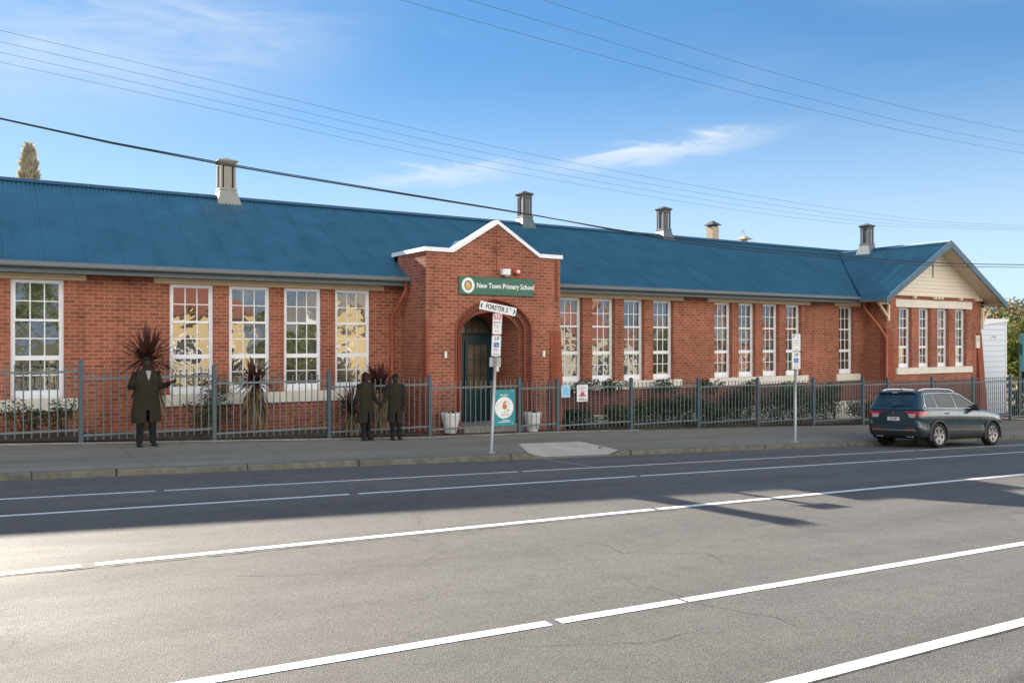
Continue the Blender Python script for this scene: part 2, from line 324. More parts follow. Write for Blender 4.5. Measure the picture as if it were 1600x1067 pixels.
def asphalt(name, c, lane=False):
    m = bpy.data.materials.new(name); m.use_nodes = True; t = m.node_tree; N = t.nodes; b = N['Principled BSDF']; l = t.links.new
    co = N.new('ShaderNodeTexCoord')
    def noise(s, d, sc=None):
        n = N.new('ShaderNodeTexNoise'); n.inputs['Scale'].default_value = s; n.inputs['Detail'].default_value = d; n.inputs['Roughness'].default_value = .6
        if sc:
            q = N.new('ShaderNodeMapping'); q.inputs['Scale'].default_value = sc; l(co.outputs['Object'], q.inputs[0]); l(q.outputs[0], n.inputs[0])
        else: l(co.outputs['Object'], n.inputs[0])
        return n
    def rng(n, a, z, lo=.3, hi=.7):
        r = N.new('ShaderNodeMapRange'); r.inputs[1].default_value = lo; r.inputs[2].default_value = hi; r.inputs[3].default_value = a; r.inputs[4].default_value = z; l(n, r.inputs[0]); return r.outputs[0]
    def mul(a, b_):
        q = N.new('ShaderNodeMath'); q.operation = 'MULTIPLY'; l(a, q.inputs[0]); l(b_, q.inputs[1]); return q.outputs[0]
    big = rng(noise(.9, 6, (.10, .9, 1)).outputs[0], .80, 1.14); mid = rng(noise(3, 6).outputs[0], .92, 1.08)
    vo = N.new('ShaderNodeTexVoronoi'); vo.inputs['Scale'].default_value = 95; l(co.outputs['Object'], vo.inputs[0])
    s = N.new('ShaderNodeSeparateXYZ'); l(vo.outputs['Color'], s.inputs[0]); ag = rng(s.outputs[0], .68, 1.34, 0, 1)
    f = mul(mul(big, mid), ag)
    # fine cracks
    if lane:
        vc = N.new('ShaderNodeTexVoronoi'); vc.feature = 'DISTANCE_TO_EDGE'; vc.inputs['Scale'].default_value = .22
        nz = noise(1.3, 6); ad = N.new('ShaderNodeVectorMath'); ad.operation = 'MULTIPLY_ADD'; ad.inputs[1].default_value = (1.6, 1.6, 0); l(nz.outputs['Color'], ad.inputs[0]); l(co.outputs['Object'], ad.inputs[2]); l(ad.outputs[0], vc.inputs[0])
        ck = rng(vc.outputs[0], .55, 1, .0, .0035); gate = rng(noise(.25, 2).outputs[0], 0, 1, .54, .58)
        mx = N.new('ShaderNodeMix'); mx.inputs[2].default_value = 1; l(gate, mx.inputs[0]); l(ck, mx.inputs[3]); mx.inputs[2].default_value = 1.0
        f = mul(f, mx.outputs[0])
    x = N.new('ShaderNodeVectorMath'); x.operation = 'SCALE'; x.inputs[0].default_value = c; l(f, x.inputs['Scale']); l(x.outputs[0], b.inputs['Base Color'])
    b.inputs['Roughness'].default_value = .58; b.inputs['Specular IOR Level'].default_value = .5
    rr = rng(noise(1.2, 5, (.3, 1, 1)).outputs[0], .70, .85); l(rr, b.inputs['Roughness']); b.inputs['Specular IOR Level'].default_value = .20
    bu = N.new('ShaderNodeBump'); bu.inputs['Strength'].default_value = .55; bu.inputs['Distance'].default_value = .008; l(vo.outputs['Distance'], bu.inputs['Height']); l(bu.outputs[0], b.inputs['Normal'])
    MATS[name] = m; return m
ROADM = asphalt('road_asphalt', (.135, .130, .122), True)
PATHM = asphalt('path_asphalt', (.235, .218, .180))
struct(sheet('road', [1.6, 4.1, 6, 8, 9.8, 12, 14.2, 15.3, 16.32], z_road, ROADM))
# footpath on the school side, kerb, kerb line on the camera side
def kerbdrop(u):   # lowered kerb at the crossing
    a, b = 10.95, 13.25
    if u < a-.15 or u > b+.15: return 0
    return min(1, (u-a+.15)/.3, (b+.15-u)/.3)
def pz(u, v):
    base = z_kerb(u)*(1-(v-16.44)/3.86)+z_fence(u)*(v-16.44)/3.86
    return base-(z_kerb(u)-z_road(u, 16.3)-.015)*kerbdrop(u)*max(0, 1-(v-16.44)/1.5)
UF = sorted(set(US+[10.7, 10.8, 10.95, 11.1, 11.4, 12.4, 12.9, 13.1, 13.25, 13.4]))
struct(sheet('footpath', [16.44, 17.1, 17.95, 19, 20.3], pz, PATHM, UF))
GRAV = mat('verge_ground', (.12, .11, .08), rough=1, var=.3, scale=1.5, bump=.5, bscale=20)
yardm = mat('yard_paving', (.14, .10, .085), rough=.95, var=.2, scale=3, bump=.3, bscale=25)
def kerbdrop(u):   # lowered kerb at the crossing
    a, b = 10.95, 13.25
    if u < a-.15 or u > b+.15: return 0
    return min(1, (u-a+.15)/.3, (b+.15-u)/.3)
def kz(u): return z_kerb(u)*(1-kerbdrop(u))+(z_road(u, 16.3)+.015)*kerbdrop(u)
b = MB(); ku = sorted(set([u for u in US] + [10.8, 11.1, 13.1, 13.4]))
KERB = mat('kerb_stone', (.15, .145, .12), rough=.95, var=.38, scale=5, bump=.6, bscale=35)
for a, c in zip(ku, ku[1:]):
    for (v0, z0), (v1, z1) in (((16.30, lambda u: z_road(u, 16.3)-.02), (16.30, lambda u: kz(u)-.02)), ((16.30, lambda u: kz(u)-.02), (16.325, lambda u: kz(u)+.004)), ((16.325, lambda u: kz(u)+.004), (16.46, lambda u: kz(u)+.006))):
        b.face([(a, v0, z0(a)), (c, v0, z0(c)), (c, v1, z1(c)), (a, v1, z1(a))], KERB)
struct(b.build('kerb'))
# concrete vehicle crossing let into the footpath
DRV = mat('crossing_concrete', (.52, .46, .38), rough=.95, var=.16, scale=1.5, bump=.25, bscale=60)
b = MB()
for i in range(8):
    for j in range(4):
        def P(i, j):
            t = j/4; u0 = 10.85+.75*t; u1 = 13.4+.12*t; u = u0+(u1-u0)*i/8; v = 16.44+1.75*t
            zz = pz(u, v)+.009
            return (u, v, zz)
        b.face([P(i, j), P(i+1, j), P(i+1, j+1), P(i, j+1)], DRV)
struct(b.build('crossing'))
b = MB()
b.face([(-60, 1.6, -2.24+2.1), (-60, 1.6, -2.24+2.1), (-60, 1.6, -2.24+2.1)], KERB) if False else None
for a, c in zip(US, US[1:]):
    za, zc = z_road(a, 2), z_road(c, 2)
    b.face([(a, 1.6, za-.02), (c, 1.6, zc-.02), (c, 1.6, zc+.12), (a, 1.6, za+.12)][::-1], KERB)
    b.face([(a, 1.6, za+.12), (c, 1.6, zc+.12), (c, 1.45, zc+.12), (a, 1.45, za+.12)][::-1], KERB)
struct(b.build('kerb'))
struct(sheet('footpath', [-3.2, 1.45], lambda u, v: z_road(u, 2)+.12, PATHM))
# school yard
BED = mat('garden_bed_ground', (.075, .060, .042), rough=1, var=.4, scale=4, bump=.8, bscale=12)
struct(sheet('school_yard', [20.3, 21, 23, 26, 34], lambda u, v: z_fence(u)-.01, yardm, [u for u in US if -20 <= u <= 45]+[52]))
b = MB()
for a, c in ((-8, -4), (-4, 0), (0, 4), (4, 8), (8, 10.3)): b.face([(a, 20.75, z_fence(a)+.012), (c, 20.75, z_fence(c)+.012), (c, 22.7, z_fence(c)+.02), (a, 22.7, z_fence(a)+.02)], BED)
for a, c in ((15.4, 20), (20, 25), (25, 31)): b.face([(a, 20.7, z_fence(a)+.012), (c, 20.7, z_fence(c)+.012), (c, 22.7, z_fence(c)+.05), (a, 22.7, z_fence(a)+.05)], BED)
struct(b.build('garden_bed'))
# wide ground to the horizon
def zg(x, y):
    base = -2.22-.035*max(-40, min(60, x))
    if y > 30: base -= .0
    return base-.35
V = []; F = []; xs = [-3000, -600, -150, -60, -40, -20, 0, 20, 40, 60, 90, 150, 400, 1000, 3000]; ys = [-3000, -500, -100, -40, -10, 0, 20, 40, 80, 200, 600, 1500, 3000]
for x in xs:
    for y in ys: V.append((x, y, zg(x, y)))
for i in range(len(xs)-1):
    for j in range(len(ys)-1): F.append((i*len(ys)+j, (i+1)*len(ys)+j, (i+1)*len(ys)+j+1, i*len(ys)+j+1))
GRASSG = mat('dry_grass_ground', (.085, .085, .045), rough=1, var=.3, scale=.2)
b = MB(); b.mesh(V, F, GRASSG, False); struct(b.build('ground'))
# ragged concrete edge strip and weeds along the fence foot
EDGE = mat('old_concrete_edge', (.40, .36, .30), rough=1, var=.35, scale=5, bump=.6, bscale=25)
b = MB(); rr = random.Random(3); u = -8.0; pv = 20.05
while u < 16.8:
    nu = u+rr.uniform(.25, .6); nv = 20.08+rr.uniform(-.05, .09)
    b.face([(u, pv, pz(u, pv)+.010), (nu, nv, pz(nu, nv)+.010), (nu, 20.36, z_fence(nu)+.016), (u, 20.36, z_fence(u)+.016)], EDGE); u = nu; pv = nv
struct(b.build('concrete_edge'))
# white road lines: sheets 4 mm above the road, worn edges
LINE = bpy.data.materials.new('road_paint'); LINE.use_nodes = True; t = LINE.node_tree; N = t.nodes; p_ = N['Principled BSDF']
co = N.new('ShaderNodeTexCoord'); no = N.new('ShaderNodeTexNoise'); no.inputs['Scale'].default_value = 45; no.inputs['Detail'].default_value = 5
rp = N.new('ShaderNodeValToRGB'); rp.color_ramp.elements[0].position = .33; rp.color_ramp.elements[0].color = (.34, .34, .33, 1); rp.color_ramp.elements[1].position = .47; rp.color_ramp.elements[1].color = (.82, .82, .81, 1)
t.links.new(co.outputs['Object'], no.inputs[0]); t.links.new(no.outputs[0], rp.inputs[0]); t.links.new(rp.outputs[0], p_.inputs['Base Color']); p_.inputs['Roughness'].default_value = .6
FADE = mat('faded_paint', (.26, .25, .23), rough=.9, var=.3, scale=30)
def line(vf, wdt, gaps, u0=-40, u1=110, m=LINE, seed=0):
    r = random.Random(seed); b = MB(); u = u0
    while u < u1:
        nu = u+.35
        mid = (u+nu)/2
        for g0, g1 in gaps:
            if u < g0 < nu: nu = g0
            elif g0 <= u < g1: u = g1; nu = u+.35
        def q(x, s): return (x, vf(x)+s*wdt/2, z_road(x, vf(x)+s*wdt/2)+.0045)
        def jit(): return 1+r.uniform(-.03, .05)
        a0, a1 = (line.last if line.last and abs(line.last[2]-u) < 1e-6 else (jit(), jit()))[:2] if True else (1, 1)
        b0, b1 = jit(), jit()
        b.face([q(u, -a0), q(nu, -b0), q(nu, b1), q(u, a1)], m); line.last = (b0, b1, nu); u = nu
    line.last = None
    return struct(b.build('road_marking'))
line.last = None
line(lambda u: 14.2, .085, [(2.42, 2.55), (9.05, 9.15), (22, 22.1)], seed=1)
line(lambda u: 12.82+.02*min(3, u/8), .09, [(5.05, 5.2), (10.9, 11.0), (19.8, 19.9)], seed=2)
line(lambda u: 9.62+(.03*u if u < 8 else .24+.0166*(u-8)) if u < 22 else 10.07, .13, [(.95, 1.08), (8.7, 8.8)], seed=3)
line(lambda u: 5.98, .125, [(4.12, 4.22), (5.62, 5.66), (14, 14.1)], seed=4)
line(lambda u: 4.1, .13, [(-3, -2.9), (11, 11.1)], seed=5)
b = MB(); b.face([(11.0, 16.2, z_road(11, 16.2)+.005), (11.08, 16.2, z_road(11, 16.2)+.005), (11.02, 14.35, z_road(11, 14.35)+.005), (10.94, 14.35, z_road(11, 14.35)+.005)], FADE)
b.face([(21.3, 16.0, z_road(21.3, 16.)+.005), (21.38, 16.0, z_road(21.3, 16.)+.005), (21.32, 14.35, z_road(21.3, 14.35)+.005), (21.24, 14.35, z_road(21.3, 14.35)+.005)], FADE)
struct(b.build('parking_marking'))
# worn joint under the long lines, cracks, kerb joints, footpath joints, fallen leaves
CRK = mat('tar_seam', (.030, .029, .028), rough=1, var=.4, scale=12)
def crack(pts, w, zf=z_road, seed=0, name='road_crack', step=.12, jit=.03, lift=.0035):
    r = random.Random(seed); b = MB(); P = []
    for (x0, y0), (x1, y1) in zip(pts, pts[1:]):
        n = max(1, int(sqrt((x1-x0)**2+(y1-y0)**2)/step))
        for i in range(n): t = i/n; P.append((x0+(x1-x0)*t+r.uniform(-jit, jit), y0+(y1-y0)*t+r.uniform(-jit, jit), w*r.uniform(.12, .7)))
    P.append((*pts[-1], w*.2))
    for a, c in zip(P, P[1:]):
        d = Vector((c[0]-a[0], c[1]-a[1])).normalized(); n = Vector((-d.y, d.x))
        Q = [(a[0]-n.x*a[2]/2, a[1]-n.y*a[2]/2), (c[0]-n.x*c[2]/2, c[1]-n.y*c[2]/2), (c[0]+n.x*c[2]/2, c[1]+n.y*c[2]/2), (a[0]+n.x*a[2]/2, a[1]+n.y*a[2]/2)]
        b.face([(x, y, zf(x, y)+lift) for x, y in Q], CRK)
    return struct(b.build(name))
crack([(-6, 9.48), (2, 9.52), (8, 9.72), (14, 9.84)], .035, seed=1, jit=.008); crack([(3, 4.02), (14, 4.02)], .018, seed=2, jit=.006); crack([(-4, 12.1), (30, 12.3)], .012, seed=12, jit=.02)
crack([(6.1, 8.7), (6.5, 8.2), (6.4, 7.8), (7.3, 7.3), (7.1, 6.9)], .014, seed=3); crack([(5.6, 6.7), (5.75, 6.2), (5.65, 5.9), (6.0, 5.2), (5.9, 4.7)], .012, seed=4); crack([(2.2, 8.6), (3.0, 8.3), (3.4, 8.45), (4.3, 8.2)], .010, seed=5); crack([(8.0, 8.9), (9.2, 8.3), (10.4, 8.4), (11.5, 7.9)], .012, seed=6); crack([(3.6, 5.6), (4.6, 5.2), (5.3, 5.3)], .010, seed=8)
crack([(9.5, 14.3), (9.7, 15.2), (9.6, 16.2)], .012, seed=9)
for u, k in ((2.75, 0), (5.5, 3), (-.9, 5), (8.4, 7), (19.4, 11), (24.6, 13)): crack([(u, 16.5), (u-.12+.02*k, 18), (u-.1, 20)], .012 if k else .018, pz, seed=20+k, name='footpath_joint', jit=.012)
b = MB(); r_ = random.Random(4); u = -9.0
while u < 45:
    if not 10.6 < u < 13.6: b.box(u, u+r_.uniform(.012, .03), 16.292, 16.455, z_road(u, 16.3)-.01, kz(u)+.009, CRK)
    u += r_.choice([1.2, 2.4, 2.4, 3.6])*r_.uniform(.9, 1.1)
struct(b.build('kerb_joint'))
LF = mat('fallen_leaf', (.28, .17, .06), rough=.9, var=.5, scale=4); b = MB()
for i in range(260):
    u = r_.uniform(-6, 34); v = r_.choice([16.2-abs(r_.gauss(0, .09)), 20.2-abs(r_.gauss(0, .18)), r_.uniform(16.6, 20)]); z = (z_road(u, v) if v < 16.3 else pz(u, v))+.007; a = r_.uniform(0, 6.3); s = r_.uniform(.015, .035)
    b.face([(u+s*cos(a), v+s*sin(a), z), (u-s*.5*sin(a), v+s*.5*cos(a), z+.012), (u-s*cos(a), v-s*sin(a), z), (u+s*.5*sin(a), v-s*.5*cos(a), z+.004)], LF)
o = b.build('fallen_leaves'); o['kind'] = 'stuff'; o['label'] = 'scattered small dry leaves along the kerb and footpath'; o['category'] = 'leaves'
# ---------------------------------------------------------------- the school
VF = 22.8
school = thing('school_building', (12.8, VF, -2.55), 'long red brick school with blue corrugated roof, arched porch and gabled end wing', 'school')
def wall_grid(mb, axis, c, a0, a1, z0, z1, holes, m, depth=.17, dirn=1, zs=None, mlow=None, zlow=None, jm=None):
    # wall in plane y=c (axis 'x') or x=c (axis 'y'); holes = (a,b,z0,z1); reveals go 'depth' inward
    A = sorted(set([a0, a1]+[h for q in holes for h in q[:2]])); Z = sorted(set([z0, z1]+[h for q in holes for h in q[2:]]+([zlow] if zlow else [])))
    P = (lambda a, z, d=0: (a, c+d, z)) if axis == 'x' else (lambda a, z, d=0: (c+d, a, z))
    for p, q in zip(A, A[1:]):
        for r, s in zip(Z, Z[1:]):
            ca, cz = (p+q)/2, (r+s)/2
            if any(h[0] < ca < h[1] and h[2] < cz < h[3] for h in holes): continue
            mb.face([P(p, r), P(q, r), P(q, s), P(p, s)], mlow if (zlow and cz < zlow) else m)
    d = depth*dirn
    for h in holes:
        mb.face([P(h[0], h[2]), P(h[0], h[3]), P(h[0], h[3], d), P(h[0], h[2], d)], m)
        mb.face([P(h[1], h[3]), P(h[1], h[2]), P(h[1], h[2], d), P(h[1], h[3], d)], m)
        mb.face([P(h[0], h[3]), P(h[1], h[3]), P(h[1], h[3], d), P(h[0], h[3], d)], m)
        mb.face([P(h[0], h[2]), P(h[0], h[2], d), P(h[1], h[2], d), P(h[1], h[2])], m)
WZ0, WZ1 = -1.33, 1.44
WIN = [(-2.1, -1.0), (.79, 1.88), (4.23, 5.29), (5.68, 6.74), (7.12, 8.15), (8.55, 9.58), (16.1, 17.05), (17.45, 18.4), (18.8, 19.7), (20.1, 21.05), (23.05, 23.95), (24.3, 25.2), (25.6, 26.5), (26.9, 27.8), (30.1, 31.05)]
WWIN = [(32.6, 33.5), (34.0, 34.86), (35.35, 36.2), (36.7, 37.56)]
WV = 21.8; WL, WR = 31.75, 38.7
b = MB()
wall_grid(b, 'x', VF, -9, 10.55, -3.0, 1.72, [(a, c, WZ0, WZ1) for a, c in WIN[:6]], BRICK)
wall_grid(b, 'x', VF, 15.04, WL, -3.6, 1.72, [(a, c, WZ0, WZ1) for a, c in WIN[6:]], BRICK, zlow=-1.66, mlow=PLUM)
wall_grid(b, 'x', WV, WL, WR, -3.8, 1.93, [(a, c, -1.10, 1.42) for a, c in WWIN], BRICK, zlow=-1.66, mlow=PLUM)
b.face([(WL, WV, -3.8), (WL, WV, 1.93), (WL, VF, 1.93), (WL, VF, -3.8)], BRICK)
b.face([(WR, WV, -3.8), (WR, 31, -3.8), (WR, 31, 1.93), (WR, WV, 1.93)], BRICK)
b.face([(-9, VF, -3), (-9, VF, 1.72), (-9, 30.6, 1.72), (-9, 30.6, -3)], BRICK); b.face([(-9, VF, 1.72), (-9, 26.7, 4.2), (-9, 30.6, 1.72)], BRICK)
b.face([(-9, 30.6, -3), (-9, 30.6, 1.72), (WR, 30.6, 1.72), (WR, 30.6, -3)], BRICK)
b.build('wall', school)
# concrete plinth low on the right part
b = MB(); b.bevbox(15.3, WL-.02, VF-.09, VF-.003, -3.5, -2.43, CREAMW, .01); b.build('plinth', school)
# ---- windows
def mk_window(a, c, y, z0, z1):
    W = c-a; H = z1-z0; k = H/2.85; r = thing_part('window', (a, y, z0))
    f = MB(); D = .09
    F_ = lambda x0, x1, zz0, zz1, y0=0, y1=D, m=WHITE: f.box(a+x0, a+x1, y+y0, y+y1, z0+zz0, z0+zz1, m)
    sw = .075
    F_(0, sw, 0, H); F_(W-sw, W, 0, H); F_(sw, W-sw, H-.085, H); F_(sw, W-sw, 0, .10*k, -.035, D); 
    zb0 = .10*k; zb1 = zb0+.10*k; F_(sw, W-sw, zb0, zb1, .012, D)
    g0 = zb1; g1 = g0+.72*k; h0 = g1+.11*k; h1 = h0+.82*k; i0 = h1+.055*k; i1 = H-.085
    F_(sw, W-sw, g1, h0, .004, D); F_(sw, W-sw, h1, i0, -.012, D-.01)
    # sash horn at right
    F_(W-sw-.03, W-sw+.012, h1-.13, h1, -.006, .02)
    fo = f
    gb = MB(); pn = MB()
    for (p, q) in ((g0, g1), (h0, h1), (i0, i1)):
        st = .022 if p != i0 else .03
        x0, x1 = sw+st, W-sw-st
        for (aa, bb) in ((sw, x0), (x1, W-sw)): gb.box(a+aa, a+bb, y+.02, y+.06, z0+p, z0+q, WHITE)
        for t_ in (1/3, 2/3): xm = x0+(x1-x0)*t_; gb.box(a+xm-.013, a+xm+.013, y+.025, y+.055, z0+p, z0+q, WHITE)
        zm = (p+q)/2; gb.box(a+x0, a+x1, y+.027, y+.053, z0+zm-.012, z0+zm+.012, WHITE)
        # each light sits at a slightly different tilt
        for i in range(3):
            for j in range(2):
                xa, xb = x0+(x1-x0)*i/3, x0+(x1-x0)*(i+1)/3; za, zc = p+(q-p)*j/2, p+(q-p)*(j+1)/2
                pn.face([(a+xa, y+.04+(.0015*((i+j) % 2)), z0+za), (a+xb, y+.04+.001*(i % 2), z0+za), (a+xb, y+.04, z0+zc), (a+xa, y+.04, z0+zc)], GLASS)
    fr = f.build('window', school, origin=(a, y, z0)); gb.build('glazing_bars', fr, origin=(a, y, z0)); pn.build('pane', fr, origin=(a, y, z0))
    return fr
def thing_part(*a): return None
def copy_part(src, loc, sx=1):
    c = src.copy(); COL.objects.link(c); c.location = loc; c.scale = (sx, 1, 1)
    for ch in src.children:
        d = ch.copy(); COL.objects.link(d); d.parent = c
    return c
def winrow(lst, y, z0, z1):
    s = None
    for a, c in lst:
        if s is None: s = mk_window(a, c, y, z0, z1); w0 = c-a
        else: copy_part(s, Vector((a, y, z0))-wloc(school), (c-a)/w0)
winrow(WIN[:6], VF+.075, WZ0, WZ1); winrow(WIN[6:], VF+.15, WZ0, WZ1); winrow(WWIN, WV+.15, -1.10, 1.42)
# ---- sills and lintels
def slabs(name, lst, m):
    for x0, x1, y0, y1, z0, z1 in lst:
        q = MB(); q.bevbox(x0, x1, y0, y1, z0, z1, m, .008); q.build(name, school)
slabs('window_sill', [(-3, 2.17, VF-.07, VF+.16, -1.62, WZ0-.003), (3.93, 9.95, VF-.07, VF+.16, -1.62, WZ0-.003), (15.3, 21.4, VF-.07, VF+.2, -1.62, WZ0-.003), (22.75, 28.15, VF-.07, VF+.2, -1.62, WZ0-.003), (29.9, 31.4, VF-.07, VF+.2, -1.62, WZ0-.003),
    (32.4, 37.95, WV-.07, WV+.2, -1.37, -1.103)], CREAMW)
slabs('lintel', [(-3, 2.35, VF-.035, VF+.16, WZ1+.003, 1.66), (3.86, 10.0, VF-.035, VF+.16, WZ1+.003, 1.66), (15.045, 21.5, VF-.035, VF+.16, WZ1+.003, 1.66), (22.7, 28.3, VF-.035, VF+.16, WZ1+.003, 1.66), (29.8, 31.45, VF-.035, VF+.16, WZ1+.003, 1.66)], CREAM)
slabs('lintel', [(32.37, 37.95, WV-.04, WV+.16, 1.423, 1.75)], CREAMW)
# ---- main roof, corrugated sheet
EV, EZ, RV, RZ, SL = 22.28, 1.78, 26.7, 4.33, .577
def corr(mb, p0f, p1f, a0, a1, pitch=.105, amp=.017, nrm=(0, 0, 1), m=ROOF, sub=4):
    # ribs run from p0f(a) to p1f(a); a marches across
    n = int((a1-a0)/pitch*sub); V = []; F = []; nr = Vector(nrm)
    for i in range(n+1):
        a = a0+(a1-a0)*i/n; h = amp*cos(2*pi*i/sub)
        if (i//sub) % 8 == 0: h *= 1.5
        for f in (p0f, p1f): V.append(Vector(f(a))+nr*h)
    for i in range(n): F.append((2*i, 2*i+2, 2*i+3, 2*i+1))
    mb.mesh(V, F, m, True)
b = MB(); nf = Vector((0, -.5, .866))
corr(b, lambda a: (a, EV, EZ), lambda a: (a, RV, RZ), -9.5, 39.3, nrm=nf)
b.face([(-9.5, RV, RZ), (39.3, RV, RZ), (39.3, 31.2, 1.75), (-9.5, 31.2, 1.75)], ROOF)
WRU, WRZ, VG = 34.95, 4.2, 20.95   # wing ridge
WE0, WE1, WEZ = 30.55, 39.25, 1.70
ws = (WRZ-WEZ)/(WRU-WE0)
def west_low(v):
    zm = EZ+SL*(v-EV)
    if zm <= WEZ: return (WE0, v, WEZ)
    z = min(zm, WRZ-.01); return (WRU-(WRZ-z)/ws, v, z)
corr(b, lambda v: west_low(v), lambda v: (WRU, v, WRZ), VG, 26.4, nrm=(-.5, 0, .86), amp=.02)
b.face([(WRU, VG, WRZ), (WRU, 26.5, WRZ), (WE1, 26.5, WEZ), (WE1, VG, WEZ)], ROOF)
b.face([(WE1, 26.5, WEZ), (WE1, 31, WEZ), (WRU, 31, WRZ), (WRU, 26.5, WRZ)], ROOF)
roof = b.build('roof', school)
def ridgecap(p, q, m=GUT, w=.17, name='ridge_cap', drop=.09):
    b = MB(); p = Vector(p); q = Vector(q); d = (q-p).normalized(); s = d.cross(Vector((0, 0, 1))).normalized()
    for k in (-1, 1):
        b.face([p+Vector((0, 0, .035)), q+Vector((0, 0, .035)), q+s*k*w+Vector((0, 0, .035-drop)), p+s*k*w+Vector((0, 0, .035-drop))], m)
    b.tube([p+Vector((0, 0, .03)), q+Vector((0, 0, .03))], .03, m, 8); return b.build(name, roof)
RC = mat('ridge_blue', (.035, .10, .17), rough=.45, var=.1)
ridgecap((-9.5, RV, RZ), (39.3, RV, RZ), RC); ridgecap((WRU, VG, WRZ), (WRU, 26.5, WRZ), RC)
b = MB(); q0 = Vector(west_low(22.3)); q1 = Vector((WRU-.05, 26.45, WRZ)); 
b.tube([q0+Vector((-.03, -.1, .02)), q1+Vector((0, 0, .02))], .05, RC, 6); b.build('valley_flashing', roof)
# gutter, fascia, soffit
def eave(u0, u1):
    g = MB(); pr = [(0, .10), (-.13, .10), (-.145, .085), (-.145, .0), (-.12, -.03), (-.02, -.03), (0, -.03)]
    for (a, z), (c, z2) in zip(pr, pr[1:]): g.face([(u0, EV-.02+a, EZ-.07+z), (u0, EV-.02+c, EZ-.07+z2), (u1, EV-.02+c, EZ-.07+z2), (u1, EV-.02+a, EZ-.07+z)], GUT)
    for u in (u0, u1): g.face([(u, EV-.02+a, EZ-.07+z) for a, z in pr], GUT)
    g.build('gutter', school)
    f = MB(); f.box(u0, u1, EV-.01, EV+.02, EZ-.22, EZ-.005, FASC); f.build('fascia', school)
    s = MB(); s.box(u0, u1, EV+.022, VF+.1, EZ-.21, EZ-.195, FASC); s.build('soffit', school)
eave(-9.4, 10.54); eave(15.05, WE0+.03)
# ---- porch
PV, PL, PR_ = 21.23, 10.55, 15.04
def ptop(u):
    if u <= 11.38 or u >= 14.27: return 2.47
    c = 12.82; return 2.47+(3.36-2.47)*(1-abs(u-c)/(c-11.38 if u < c else 14.27-c))
AC = 12.74
def arch(u, hw, sp, ri, base=-2.9):
    x = abs(u-AC)/hw
    if x >= 1: return base
    return sp+ri*(.86*sqrt(max(0, 1-x**2.2))+.14*(1-x))
b = MB()
ORD = [(1.26, .28, .93, PV), (1.11, .26, .78, PV+.13), (.97, .24, .63, PV+.27)]
def cols(mb, v, lo, hi, u0, u1, n, m):
    for i in range(n):
        a = u0+(u1-u0)*i/n; c = u0+(u1-u0)*(i+1)/n
        e = 1e-5
        mb.face([(a, v, lo(a+e)), (c, v, lo(c-e)), (c, v, hi(c-e)), (a, v, hi(a+e))], m)
hw, sp, ri, v = ORD[0]
for a0, a1, n in ((PL, 11.38, 1), (11.38, AC-hw, 1), (AC-hw, 12.82, 26), (12.82, AC+hw, 26), (AC+hw, 14.27, 1), (14.27, PR_, 1)):
    cols(b, PV, lambda u: arch(u, hw, sp, ri, -3.1), ptop, a0, a1, n, BRICK)
# side walls with stepped roofline, back of parapet
for uu, s in ((PL, -1), (PR_, 1)):
    b.face([(uu, PV, -3.1), (uu, PV, 2.47), (uu, 23.3, 2.47), (uu, 23.3, -3.1)], BRICK)
    b.face([(uu-s*.24, PV+.24, 1.2), (uu-s*.24, PV+.24, 2.47), (uu-s*.24, 23.3, 2.47), (uu-s*.24, 23.3, 1.2)], BRICK)
for a0, a1 in ((PL, 11.38), (11.38, 12.82), (12.82, 14.27), (14.27, PR_)):
    b.face([(a0, PV+.24, 1.2), (a1, PV+.24, 1.2), (a1, PV+.24, ptop(a1-1e-5)), (a0, PV+.24, ptop(a0+1e-5))], BRICK)
b.box(PL, PL+.24, 23.06, 23.3, -3, 2.47, BRICK)
# recessed centre slot in the gable
b.build('porch_wall', school)
# arch orders: ring faces and soffits
def archpts(hw, sp, ri, n=40):
    P = [(AC-hw, -2.9), (AC-hw, sp)]
    for i in range(1, n): 
        th = pi*i/n; u = AC-hw*cos(th); P.append((u, arch(u, hw, sp, ri)))
    return P+[(AC+hw, sp), (AC+hw, -2.9)]
b = MB(); base = archpts(*ORD[0][:3]); 
def ringuv(P):
    L_ = [0]
    for (a, z), (c, z2) in zip(P, P[1:]): L_.append(L_[-1]+sqrt((a-c)**2+(z-z2)**2))
    return L_
for k in range(2):
    P0 = archpts(*ORD[k][:3]); P1 = archpts(*ORD[k+1][:3]); v0, v1 = ORD[k][3], ORD[k+1][3]; Lg = ringuv(P0)
    for i in range(len(P0)-1):
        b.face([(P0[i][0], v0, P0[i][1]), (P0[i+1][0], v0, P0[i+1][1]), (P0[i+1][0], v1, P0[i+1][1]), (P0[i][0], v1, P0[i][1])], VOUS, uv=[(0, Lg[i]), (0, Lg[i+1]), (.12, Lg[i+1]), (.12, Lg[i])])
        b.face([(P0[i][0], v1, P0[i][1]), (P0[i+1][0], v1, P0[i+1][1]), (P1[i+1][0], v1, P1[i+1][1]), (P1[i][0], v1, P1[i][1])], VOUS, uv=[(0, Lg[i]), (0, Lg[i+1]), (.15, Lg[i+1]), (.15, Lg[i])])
    # raised roll moulding along the edge
    b.tube([(p[0], v0-.012, p[1]) for p in P0], .035, BRICKR, 6, caps=False)
P = archpts(*ORD[2][:3]); DV = 23.0; Lg = ringuv(P)
for i in range(len(P)-1):
    b.face([(P[i][0], ORD[2][3], P[i][1]), (P[i+1][0], ORD[2][3], P[i+1][1]), (P[i+1][0], DV+.3, P[i+1][1]), (P[i][0], DV+.3, P[i][1])], BRICK, uv=[(0, Lg[i]), (0, Lg[i+1]), (1.7, Lg[i+1]), (1.7, Lg[i])])
